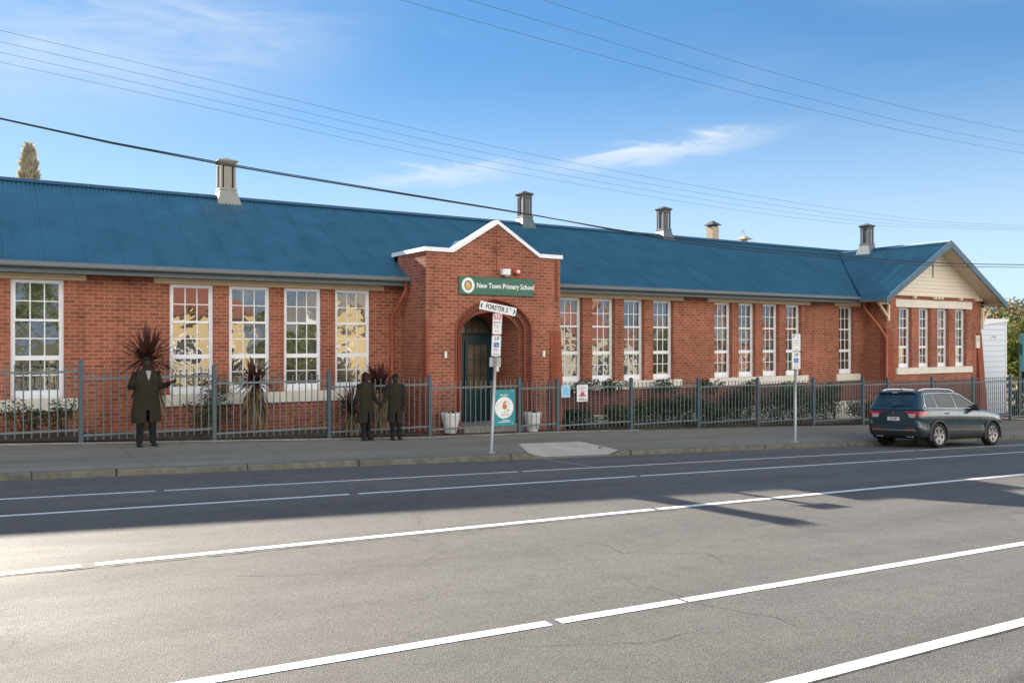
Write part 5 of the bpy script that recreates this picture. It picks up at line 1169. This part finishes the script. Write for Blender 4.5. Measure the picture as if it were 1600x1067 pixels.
for p in me.polygons:
    k = min((v % n) for v in p.vertices); kk = k if k <= 14 else n-k
    c = sum((Vector(V[v]) for v in p.vertices), Vector())/len(p.vertices); w_, zb, zt = cat(ST, max(-.8, min(3.58, c.x)))
    p.use_smooth = True; p.material_index = 1 if (c.z < zb+.19 or (c.z < .60 and (c.x > 3.3))) else 0
me.update()
body = bpy.data.objects.new('body', me); COL.objects.link(body)
WBX = 2.80; WRD = .355
cut = []
for x in (0, WBX):
    for s in (-1, 1):
        cm = MB(); N_ = 40
        A = [(x+.405*cos(2*pi*k/N_), s*.55, .36+.405*sin(2*pi*k/N_)) for k in range(N_)]; B = [(p[0], s*1.2, p[2]) for p in A]
        cm.mesh(A+B, [(k, (k+1) % N_, N_+(k+1) % N_, N_+k) for k in range(N_)]+[tuple(range(N_))[::-1], tuple(range(N_, 2*N_))], BLACK, False)
        o = cm.build('cutter'); import bmesh
        bm = bmesh.new(); bm.from_mesh(o.data); bmesh.ops.recalc_face_normals(bm, faces=bm.faces); bm.to_mesh(o.data); bm.free(); cut.append(o)
bm = bmesh.new(); bm.from_mesh(me); bmesh.ops.remove_doubles(bm, verts=bm.verts, dist=1e-5); bmesh.ops.recalc_face_normals(bm, faces=bm.faces); bm.to_mesh(me); bm.free()
for o in cut:
    md = body.modifiers.new('b', 'BOOLEAN'); md.operation = 'DIFFERENCE'; md.object = o; md.solver = 'EXACT'; md.material_mode = 'TRANSFER'
dg = bpy.context.evaluated_depsgraph_get(); dg.update(); nm = bpy.data.meshes.new_from_object(body.evaluated_get(dg)); body.modifiers.clear(); body.data = nm; nm.name = 'body'
for o in cut: bpy.data.objects.remove(o)
bvh = BVHTree.FromPolygons([v.co.copy() for v in nm.vertices], [tuple(p.vertices) for p in nm.polygons])
body.parent = car
# greenhouse
def loop(x0, x1, hw, z, rc, crown=0):
    P = []
    for (cx, cy, a0) in ((x1-rc, hw-rc, 0), (x0+rc, hw-rc, 90), (x0+rc, -hw+rc, 180), (x1-rc, -hw+rc, 270)):
        for k in range(6): a = RAD(a0+18*k); P.append((cx+rc*cos(a), cy+rc*sin(a), z))
    out = []
    for i in range(len(P)):
        a, b_ = P[i], P[(i+1) % len(P)]; d = Vector(b_)-Vector(a); out.append(a)
        if d.length > .5:
            for t_ in (.2, .4, .6, .8): out.append(tuple(Vector(a)+d*t_))
    return out
GL = [(-.79, 2.36, .865, 1.10, .14), (-.775, 2.28, .855, 1.13, .14), (-.58, 1.46, .685, 1.575, .13), (-.54, 1.34, .65, 1.62, .14), (-.42, 1.18, .55, 1.645, .16), (-.1, .8, .25, 1.66, .12)]
R = [loop(*g) for g in GL]; n = min(len(r_) for r_ in R)
# equalise the number of points per loop by arc sampling
def resample(P, m=96):
    Q = [Vector(p) for p in P]+[Vector(P[0])]; L_ = [0]
    for a, c in zip(Q, Q[1:]): L_.append(L_[-1]+(c-a).length)
    out = []; j = 0
    for k in range(m):
        s = L_[-1]*k/m
        while L_[j+1] < s: j += 1
        out.append(Q[j].lerp(Q[j+1], (s-L_[j])/(L_[j+1]-L_[j])))
    return out
R = []
for g in GL:
    x0, x1, hw, z, rc = g; P = []
    for (cx, cy, a0, ex, ey) in ((x1-rc, hw-rc, 0, x0+rc, hw), (x0+rc, hw-rc, 90, x0, -hw+rc), (x0+rc, -hw+rc, 180, x1-rc, -hw), (x1-rc, -hw+rc, 270, x1, hw-rc)):
        for k in range(7): a = RAD(a0+15*k); P.append(Vector((cx+rc*cos(a), cy+rc*sin(a), z)))
        st = P[-1].copy(); en = Vector((ex, ey, z))
        for k in range(1, 8): P.append(st.lerp(en, k/8))
    # bow front and back a little
    for p in P:
        if p.x > x1-rc: p.x += .10*(1-(p.y/hw)**2)*(1 if z < 1.6 else .5)
        if p.x < x0+rc: p.x -= .035*(1-(p.y/hw)**2)
    R.append(P)
n = len(R[0]); V = [p for r_ in R for p in r_]; F = [(i*n+k, i*n+(k+1) % n, (i+1)*n+(k+1) % n, (i+1)*n+k) for i in range(len(R)-1) for k in range(n)]+[tuple(range((len(R)-1)*n, len(R)*n))]
b = MB(); b.mesh(V, F, PAINT, True); gh = b.build('cabin', car)
gb_ = BVHTree.FromPolygons([Vector(v) for v in V], F)
def patch(name, poly4, dirn, m, tree_, off=.008, nx=10, ny=5, parent=None, smooth=True, build=True, mb=None):
    # poly4: corners (a,b) in the plane across dirn; order BL, BR, TR, TL
    D = {'+x': (Vector((1, 0, 0)), lambda a, c: Vector((-3, a, c))), '-x': (Vector((-1, 0, 0)), lambda a, c: Vector((6, a, c))), '+y': (Vector((0, 1, 0)), lambda a, c: Vector((a, -3, c))), '-y': (Vector((0, -1, 0)), lambda a, c: Vector((a, 3, c))), '-z': (Vector((0, 0, -1)), lambda a, c: Vector((a, c, 4)))}[dirn]
    bl, br, tr, tl = [Vector(p) for p in poly4]; V = []; F = []
    for j in range(ny+1):
        for i in range(nx+1):
            p = (bl.lerp(br, i/nx)).lerp(tl.lerp(tr, i/nx), j/ny); o = D[1](p.x, p.y); h = tree_.ray_cast(o, D[0])
            V.append((h[0]-D[0]*off) if h[0] is not None else (V[-1] if V else o))
    for j in range(ny):
        for i in range(nx): F.append((j*(nx+1)+i, j*(nx+1)+i+1, (j+1)*(nx+1)+i+1, (j+1)*(nx+1)+i))
    q = mb or MB(); q.mesh(V, F, m, smooth)
    return q.build(name, parent or car) if build else V
for d in ('+y', '-y'):
    for poly in ([(-.50, 1.155), (.02, 1.155), (-.02, 1.53), (-.38, 1.53)], [(.09, 1.155), (.98, 1.155), (.93, 1.555), (.05, 1.54)], [(1.06, 1.155), (2.02, 1.15), (1.34, 1.53), (1.01, 1.555)]):
        patch('side_window', poly, d, CARGLASS, gb_, .006)
    s = -1 if d == '+y' else 1
    def sp(x, z):
        h = gb_.ray_cast(Vector((x, 3*s, z)), Vector((0, -s, 0))); return h[0]+Vector((0, s*.012, 0))
    path = [sp(x, z) for x, z in ((2.10, 1.14), (1.3, 1.14), (.6, 1.14), (0, 1.14), (-.48, 1.14), (-.56, 1.17), (-.55, 1.28), (-.45, 1.50), (-.36, 1.555), (0, 1.567), (.5, 1.572), (1.1, 1.57), (1.36, 1.545), (1.72, 1.36), (2.10, 1.14))]
    q = MB(); q.tube(path, .011, CHROME, 6); q.build('window_trim', car)
    # roof rails
    q = MB(); q.tube([(-.50, s*.57, 1.625), (-.40, s*.58, 1.665), (-.2, s*.585, 1.69), (.5, s*.60, 1.70), (1.05, s*.595, 1.685), (1.32, s*.58, 1.62)], .020, CHROME, 8); q.build('roof_rail', car)
    # mirror
    q = MB(); Mx = Matrix.Translation((1.80, s*.97, 1.17)); q.bevbox(-.06, .07, -.11, .11, -.07, .08, PLAST, .03, Mx); q.bevbox(-.03, .03, -.16 if s > 0 else .05, -.05 if s > 0 else .16, -.06, -.02, PLAST, .01, Mx); q.build('wing_mirror', car)
    for x in (.40, 1.38):
        h = bvh.ray_cast(Vector((x, 3*s, .99)), Vector((0, -s, 0)))[0]; q = MB(); q.bevbox(x-.10, x+.10, h.y-.012+s*.012, h.y+.012+s*.018, .975, 1.008, PAINT, .008); q.build('door_handle', car)
    # door seams
    for xx in (.06, 1.03, 2.02):
        q = MB()
        pts = [bvh.ray_cast(Vector((xx+(.12*(1.1-z) if xx > .5 else -.0), 3*s, z)), Vector((0, -s, 0)))[0]+Vector((0, s*.001, 0)) for z in (1.10, .95, .8, .65, .5, .42)]
        q.tube(pts, .004, INK, 4); q.build('door_seam', car)
    q = MB()
    patch('', [(.46, .40), (2.34, .40), (2.34, .47), (.46, .47)], d, PLAST, bvh, .012, 16, 2, build=False, mb=q); q.build('side_cladding', car)
patch('rear_window', [(-.64, 1.165), (.64, 1.165), (.55, 1.52), (-.55, 1.52)], '+x', CARGLASS, gb_, .008)
patch('windscreen', [(-.68, 1.16), (.68, 1.16), (.54, 1.54), (-.54, 1.54)], '-x', CARGLASS, gb_, .008)
q = MB(); q.bevbox(-.70, -.48, -.58, .58, 1.575, 1.61, PAINT, .012); q.bevbox(-.68, -.52, -.56, .56, 1.545, 1.574, PLAST, .008); q.build('spoiler', car)
q = MB(); q.bevbox(-.705, -.70, -.08, .08, 1.582, 1.60, SIGNW, .001); q.build('brake_light', car)
q = MB(); q.tube([(-.81, .0, 1.19), (-.80, -.20, 1.205), (-.795, -.34, 1.215)], [.016, .011, .006], BLACK, 6); q.bevbox(-.83, -.79, -.05, .05, 1.16, 1.20, BLACK, .008); q.build('rear_wiper', car)
for s in (-1, 1):
    def P4(l): return [(s*a, c) for a, c in l] if s > 0 else [(s*a, c) for a, c in (l[1], l[0], l[3], l[2])]
    hb = MB(); patch('', P4([(.40, .985), (.76, .985), (.77, 1.045), (.36, 1.045)]), '+x', TAILR, bvh, .010, build=False, mb=hb); patch('', P4([(.68, .87), (.78, .90), (.79, 1.0), (.70, .985)]), '+x', TAILR, bvh, .012, build=False, mb=hb)
    d = '-y' if s > 0 else '+y'; patch('', [(-.76, .90), (-.62, .94), (-.56, 1.045), (-.77, 1.045)], d, TAILR, bvh, .010, build=False, mb=hb); patch('', P4([(.50, .875), (.70, .87), (.72, .980), (.46, .980)]), '+x', TAILW, bvh, .009, build=False, mb=hb); hb.build('tail_light', car)
    hb = MB(); patch('', P4([(.42, .525), (.66, .525), (.66, .56), (.42, .56)]), '+x', TAILR, bvh, .012, 8, 2, build=False, mb=hb); hb.build('reflector', car)
    hb = MB(); patch('', P4([(.48, .72), (.76, .72), (.80, .86), (.55, .86)]), '-x', TAILW, bvh, .010, build=False, mb=hb); hb.build('headlight', car)
    hb = MB(); hb.bevbox(-.80, -.70, s*.38, s*.60, .30, .335, CHROME, .008) if s > 0 else hb.bevbox(-.80, -.70, -.60, -.38, .30, .335, CHROME, .008); hb.build('exhaust_trim', car)
patch('bumper_strip', [(-.70, .495), (.70, .495), (.72, .522), (-.72, .522)], '+x', CHROME, bvh, .012, 16, 2)
patch('bumper', [(-.76, .30), (.76, .30), (.78, .485), (-.78, .485)], '+x', PLAST, bvh, .008, 18, 4)
patch('tailgate_seam', [(-.74, .655), (.74, .655), (.745, .667), (-.745, .667)], '+x', INK, bvh, .003, 18, 1)
q = MB(); hx = bvh.ray_cast(Vector((-3, 0, .83)), Vector((1, 0, 0)))[0].x; q.bevbox(hx-.02, hx-.002, -.19, .19, .775, .885, PLW, .004); Mp = Matrix.Translation((hx-.023, 0, .83)) @ Matrix.Rotation(RAD(-90), 4, 'Z') @ Matrix.Rotation(RAD(90), 4, 'X'); addtext(q, 'J 87 BF', .085, mat('plate_ink', (.22, .08, .12), var=0), Mp, bold=.002); q.build('number_plate', car)
q = MB(); Mq = Matrix.Translation((hx-.012, 0, .995)) @ Matrix.Rotation(RAD(-90), 4, 'Z') @ Matrix.Rotation(RAD(90), 4, 'X'); disc(q, Mq, .055, CHROME, 24); disc(q, Mq, .042, INK, 24, 1, .002); q.face([Mq @ Vector(p) for p in ((-.03, -.02, .004), (.0, -.03, .004), (.035, .02, .004), (.01, .03, .004))], CHROME); q.face([Mq @ Vector(p) for p in ((-.035, .005, .0045), (-.01, .03, .0045), (.0, .012, .0045))], CHROME); q.build('badge', car)
q = MB(); q.tube([(-.42, -.06, 1.64), (-.52, -.06, 1.70), (-.40, -.06, 1.66)], .012, BLACK, 6); q.build('aerial', car)
for s in (-1, 1):
    for x in (0, WBX):
        # arch lip
        q = MB(); N_ = 26; y = s*.928
        for k in range(N_):
            a0, a1 = RAD(-18+216*k/N_), RAD(-18+216*(k+1)/N_)
            def pt(a, r_, yy): return (x+r_*cos(a), yy, .36+r_*sin(a))
            q.face([pt(a0, .40, y), pt(a1, .40, y), pt(a1, .465, y*.992), pt(a0, .465, y*.992)], PLAST); q.face([pt(a0, .40, y), pt(a1, .40, y), pt(a1, .40, s*.80), pt(a0, .40, s*.80)], PLAST); q.face([pt(a0, .465, y*.992), pt(a1, .465, y*.992), pt(a1, .47, s*.88), pt(a0, .47, s*.88)], PLAST)
        q.build('arch_trim', car)
        w_ = bpy.data.objects.new('wheel', None); COL.objects.link(w_); w_.parent = car; w_.location = (x, s*.80, WRD); w_.empty_display_size = .1
        # tyre, axis along y
        def ylathe(mb, prof, m, n=36):
            V = []; F = []
            for r_, d in prof:
                for k in range(n): V.append((x+r_*cos(2*pi*k/n), s*(.80+d), WRD+r_*sin(2*pi*k/n)))
            for i in range(len(prof)-1):
                for k in range(n): F.append((i*n+k, i*n+(k+1) % n, (i+1)*n+(k+1) % n, (i+1)*n+k))
            mb.mesh(V, F, m, True)
        q = MB(); ylathe(q, [(.22, -.10), (.33, -.11), (.352, -.09), (.355, 0), (.352, .09), (.335, .112), (.28, .12), (.245, .105), (.24, .09)], BLACK); q.build('tyre', w_)
        q = MB(); ylathe(q, [(.245, .108), (.232, .112), (.225, .09), (.222, -.02)], ALLOY); ylathe(q, [(.222, -.02), (.05, -.03), (.0, -.03)], PLAST)
        for k in range(5):
            for dd in (-.16, .16):
                a = 2*pi*k/5+dd+.3; a2 = 2*pi*k/5+dd*1.5+.3; wd = .026
                P = []
                for (r_, aa, w2, dep) in ((.045, 2*pi*k/5+.3+dd*.9, .022, .085), (.228, a2, .024, .10)):
                    c_ = Vector((x+r_*cos(aa), s*(.80+dep), WRD+r_*sin(aa))); t_ = Vector((-sin(aa), 0, cos(aa)))*w2; P.append((c_-t_, c_+t_))
                (p0, p1), (p2, p3) = P; q.face([p0, p1, p3, p2], ALLOY)
                dn = Vector((0, -s*.04, 0)); q.face([p0, p2, p2+dn, p0+dn], ALLOY); q.face([p1, p3, p3+dn, p1+dn], ALLOY)
        V2 = [(x+.06*cos(2*pi*k/12), s*.892, WRD+.06*sin(2*pi*k/12)) for k in range(12)]; q.face(V2, ALLOY); q.face([(x+.03*cos(2*pi*k/12), s*.895, WRD+.03*sin(2*pi*k/12)) for k in range(12)], PLAST)
        q.build('rim', w_)
CU, CV = 23.62, 15.40
zn = z_road(CU+1.4, 14.6); zf_ = z_road(CU+1.4, 16.2)
car.location = (CU, CV, z_road(CU, CV)+.0); roll = atan2(zf_-zn, 1.6); pitch = atan2(z_road(CU+WBX, CV)-z_road(CU, CV), WBX)
car.rotation_euler = (roll, -pitch, 0)
# ---------------------------------------------------------------- people (seen only as very dark figures)
DK = mat('dark_coat', (.030, .026, .020), rough=.95, var=.2, scale=4, spec=.15); DK2 = mat('dark_trousers', (.014, .018, .018), rough=.95, var=.2, spec=.15); DSK = mat('darkened_skin', (.036, .027, .020), rough=.8, var=.1, spec=.2); DHR = mat('dark_hair', (.020, .013, .010), rough=.8, var=.2, spec=.2); SHIRT = mat('pale_shirt', (.33, .30, .30), rough=.9, var=.05); SHOE = mat('dark_shoe', (.010, .012, .012), rough=.6, var=.1)  # skin colour darkened to suit the blacked-out figures
def skin(name, J, E, R, m, parent, root=0, lv=2):
    me = bpy.data.meshes.new(name); me.from_pydata([tuple(j) for j in J], E, []); o = bpy.data.objects.new(name, me); COL.objects.link(o)
    sk = o.modifiers.new('s', 'SKIN'); 
    for i, r_ in enumerate(R): me.skin_vertices[0].data[i].radius = (r_, r_) if not isinstance(r_, tuple) else r_
    me.skin_vertices[0].data[root].use_root = True; sk.use_smooth_shade = True; sb = o.modifiers.new('u', 'SUBSURF'); sb.levels = lv; sb.render_levels = lv
    dg = bpy.context.evaluated_depsgraph_get(); dg.update(); nm = bpy.data.meshes.new_from_object(o.evaluated_get(dg)); o.modifiers.clear(); o.data = nm
    nm.materials.clear(); nm.materials.append(m)
    for p in nm.polygons: p.use_smooth = True
    o.parent = parent; return o
def person(u, v, z, H, rz, label, arms, legs, coat, hairlong=False, group=None, shirt=False, carry=None):
    t = thing('person', (u, v, z), label, 'person', group, rz); J = []; E = []; R = []
    def a(p, r_, par=None):
        J.append((p[0]*H, p[1]*H, p[2]*H)); R.append(r_*H if not isinstance(r_, tuple) else (r_[0]*H, r_[1]*H)); i = len(J)-1
        if par is not None: E.append((par, i))
        return i
    pel = a((0, 0, .53), (.082, .060)); sp1 = a((0, 0, .61), (.072, .052), pel); ch = a((0, .004, .72), (.088, .062), sp1); up = a((0, .004, .79), (.072, .05), ch); nk = a((0, -.002, .845), .030, up); h0 = a((0, -.012, .875), (.034, .042), nk); h1 = a((0, -.008, .925), (.043, .052), h0); h2 = a((0, -.004, .965), (.036, .044), h1)
    nose = a((0, -.060, .915), .007, h1)
    for s in (-1, 1): a((s*.046, .002, .918), .008, h1)
    for s, (el, wr) in zip((-1, 1), arms):
        sh = a((s*.105, 0, .805), .034, up); e = a(el, .023, sh); w_ = a(wr, .015, e); d = (Vector(wr)-Vector(el)).normalized(); pm = Vector(wr)+d*.035; p_ = a(tuple(pm), (.018, .010), w_)
        sd = d.cross(Vector((0, -1, .2))).normalized()
        for k, (o_, L_) in enumerate(((-.014, .036), (-.005, .042), (.005, .040), (.014, .032))):
            q1 = pm+sd*o_+d*.018; f1 = a(tuple(q1), .0052, p_); q2 = q1+d*L_*.6+Vector((0, -.006, 0)); f2 = a(tuple(q2), .0048, f1); a(tuple(q2+d*L_*.4+Vector((0, -.01, -.004))), .0042, f2)
        th = Vector(wr)+d*.012-sd*.018; f1 = a(tuple(th), .006, w_); a(tuple(th+d*.03-sd*.012), .005, f1)
    for s, (kn, an) in zip((-1, 1), legs):
        hp = a((s*.052, 0, .50), .052, pel); k = a(kn, .036, hp); q = a(an, .022, k); f = a((an[0]+s*.006, an[1]-.05, .022), (.024, .018), q); a((an[0]+s*.012, an[1]-.10, .016), (.022, .012), f)
    skin('body', J, E, R, DSK, t)
    # coat: elliptical rings from collar to hem, front slit
    b = MB(); n = 28; V = []; F = []
    for (zz, rx, ry, cy) in coat:
        for k in range(n): a_ = -pi/2+2*pi*(k+.25)/n*1.0; w2 = 1+(.018+.05*max(0, .6-zz))*sin(a_*6+zz*9+H*7)+.02*sin(zz*34+a_*2+H*11); V.append((rx*H*w2*cos(a_), cy*H+ry*H*w2*sin(a_), zz*H))
    slit = 0
    for i in range(len(coat)-1):
        for k in range(n):
            if coat[i+1][0] < .40 and k == n-1: continue
            F.append((i*n+k, i*n+(k+1) % n, (i+1)*n+(k+1) % n, (i+1)*n+k))
    b.mesh(V, F, DK, True); o = b.build('coat', None, origin=(0, 0, 0)); o.parent = t
    for s, (el, wr) in zip((-1, 1), arms):
        b = MB(); S = Vector((s*.098, 0, .815))*H; Ee = Vector(el)*H; W = Vector(wr)*H; b.tube([S, S.lerp(Ee, .5), Ee, Ee.lerp(W, .5), W-(W-Ee)*.05], [.047*H, .042*H, .036*H, .032*H, .028*H], DK, 12); o = b.build('sleeve'); o.parent = t
    for s, (kn, an) in zip((-1, 1), legs):
        b = MB(); hp = Vector((s*.052, 0, .50))*H; K = Vector(kn)*H; A_ = Vector(an)*H-Vector((0, 0, .012*H)); b.tube([hp, hp.lerp(K, .5), K, K.lerp(A_, .6), A_], [.060*H, .054*H, .043*H, .036*H, .034*H], DK2, 12); o = b.build('trouser_leg'); o.parent = t
        b = MB(); c = Vector((an[0]+s*.006, an[1]-.038, .0))*H; n2 = 16
        V = []; F = []
        for (zz, sc) in ((0, 1), (.018, 1.03), (.034, .82), (.05, .45)):
            for k in range(n2): a_ = 2*pi*k/n2; V.append((c.x+.028*H*sc*cos(a_)*(1 if sin(a_) > 0 else .95), c.y+.072*H*(sc if sin(a_) < 0 else sc*.9)*sin(a_)+(.02*H if zz > .03 else 0), zz*H))
        for i in range(3):
            for k in range(n2): F.append((i*n2+k, i*n2+(k+1) % n2, (i+1)*n2+(k+1) % n2, (i+1)*n2+k))
        F.append(tuple(range(n2))[::-1]); F.append(tuple(range(3*n2, 4*n2))); b.mesh(V, F, SHOE, True); o = b.build('shoe'); o.parent = t
    # hair
    b = MB(); n3 = 18; V = []; F = []; rows = 9; low = 150 if hairlong else 100
    for i in range(rows):
        for k in range(n3):
            ph = RAD(4+low*i/(rows-1)); a_ = 2*pi*k/n3; fr = sin(a_) < -.35
            if fr and ph > RAD(62): ph = RAD(62)
            rr_ = 1.06+.03*sin(a_*6+i); V.append((.050*H*rr_*sin(min(ph, RAD(100)))*cos(a_)*(1.08 if hairlong and i > 5 else 1), -.004*H+.060*H*rr_*sin(min(ph, RAD(100)))*sin(a_), .928*H+.064*H*cos(min(ph, RAD(110)))-(max(0, ph-RAD(110))*.06*H)))
    for i in range(rows-1):
        for k in range(n3): F.append((i*n3+k, i*n3+(k+1) % n3, (i+1)*n3+(k+1) % n3, (i+1)*n3+k))
    F.append(tuple(range(n3))); b.mesh(V, F, DHR, True); o = b.build('hair'); o.parent = t
    # eyes and mouth
    b = MB()
    for s in (-1, 1): b.lathe((s*.018*H, -.054*H, .925*H), [(.0, -.005), (.006, 0), (0, .005)], INK, 8)
    b.box(-.014*H, .014*H, -.0555*H, -.050*H, .892*H, .895*H, INKR); o = b.build('face_detail'); o.parent = t
    if shirt:
        b = MB(); y = -.0775*H; b.face([(-.030*H, y, .835*H), (.030*H, y, .835*H), (.010*H, y-.006, .735*H), (-.004*H, y-.006, .735*H)], SHIRT); o = b.build('shirt_front'); o.parent = t
    return t
CT = [(.855, .035, .035, 0), (.84, .060, .046, 0), (.815, .118, .058, 0), (.78, .128, .068, 0), (.70, .125, .076, 0), (.60, .122, .078, 0), (.52, .128, .082, 0), (.40, .135, .086, 0), (.30, .140, .088, 0), (.26, .138, .088, 0)]
zp = lambda u, v: pz(u, v)+.012
person(3.17, 19.62, zp(3.17, 19.62), 1.90, RAD(8), 'man in a long dark open coat over a pale shirt with his elbows out', [((-.165, .02, .645), (-.185, -.09, .665)), ((.165, .02, .645), (.225, -.09, .690))], [((-.062, -.01, .285), (-.075, 0, .045)), ((.060, -.012, .285), (.072, 0, .045))], [(z_, rx*1.12, ry, c) for z_, rx, ry, c in CT], shirt=True)
person(8.22, 19.86, zp(8.22, 19.86), 1.68, RAD(18), 'person in a dark coat, left one of two holding hands by the fence', [((-.140, 0, .64), (-.150, -.03, .50)), ((.150, -.01, .63), (.235, -.02, .52))], [((-.05, -.02, .285), (-.045, -.01, .045)), ((.055, .01, .285), (.085, .02, .045))], [(z_, rx*1.0, ry, c) for z_, rx, ry, c in CT], hairlong=True, group='two people standing together')
person(9.02, 19.86, zp(9.02, 19.86), 1.66, RAD(-10), 'person in a dark coat, right one of two holding hands by the fence', [((-.150, -.01, .63), (-.225, -.02, .52)), ((.135, 0, .64), (.125, -.05, .51))], [((-.045, -.01, .285), (-.040, 0, .045)), ((.045, -.01, .285), (.060, 0, .045))], [(z_, rx*.86, ry, c) for z_, rx, ry, c in CT], group='two people standing together')
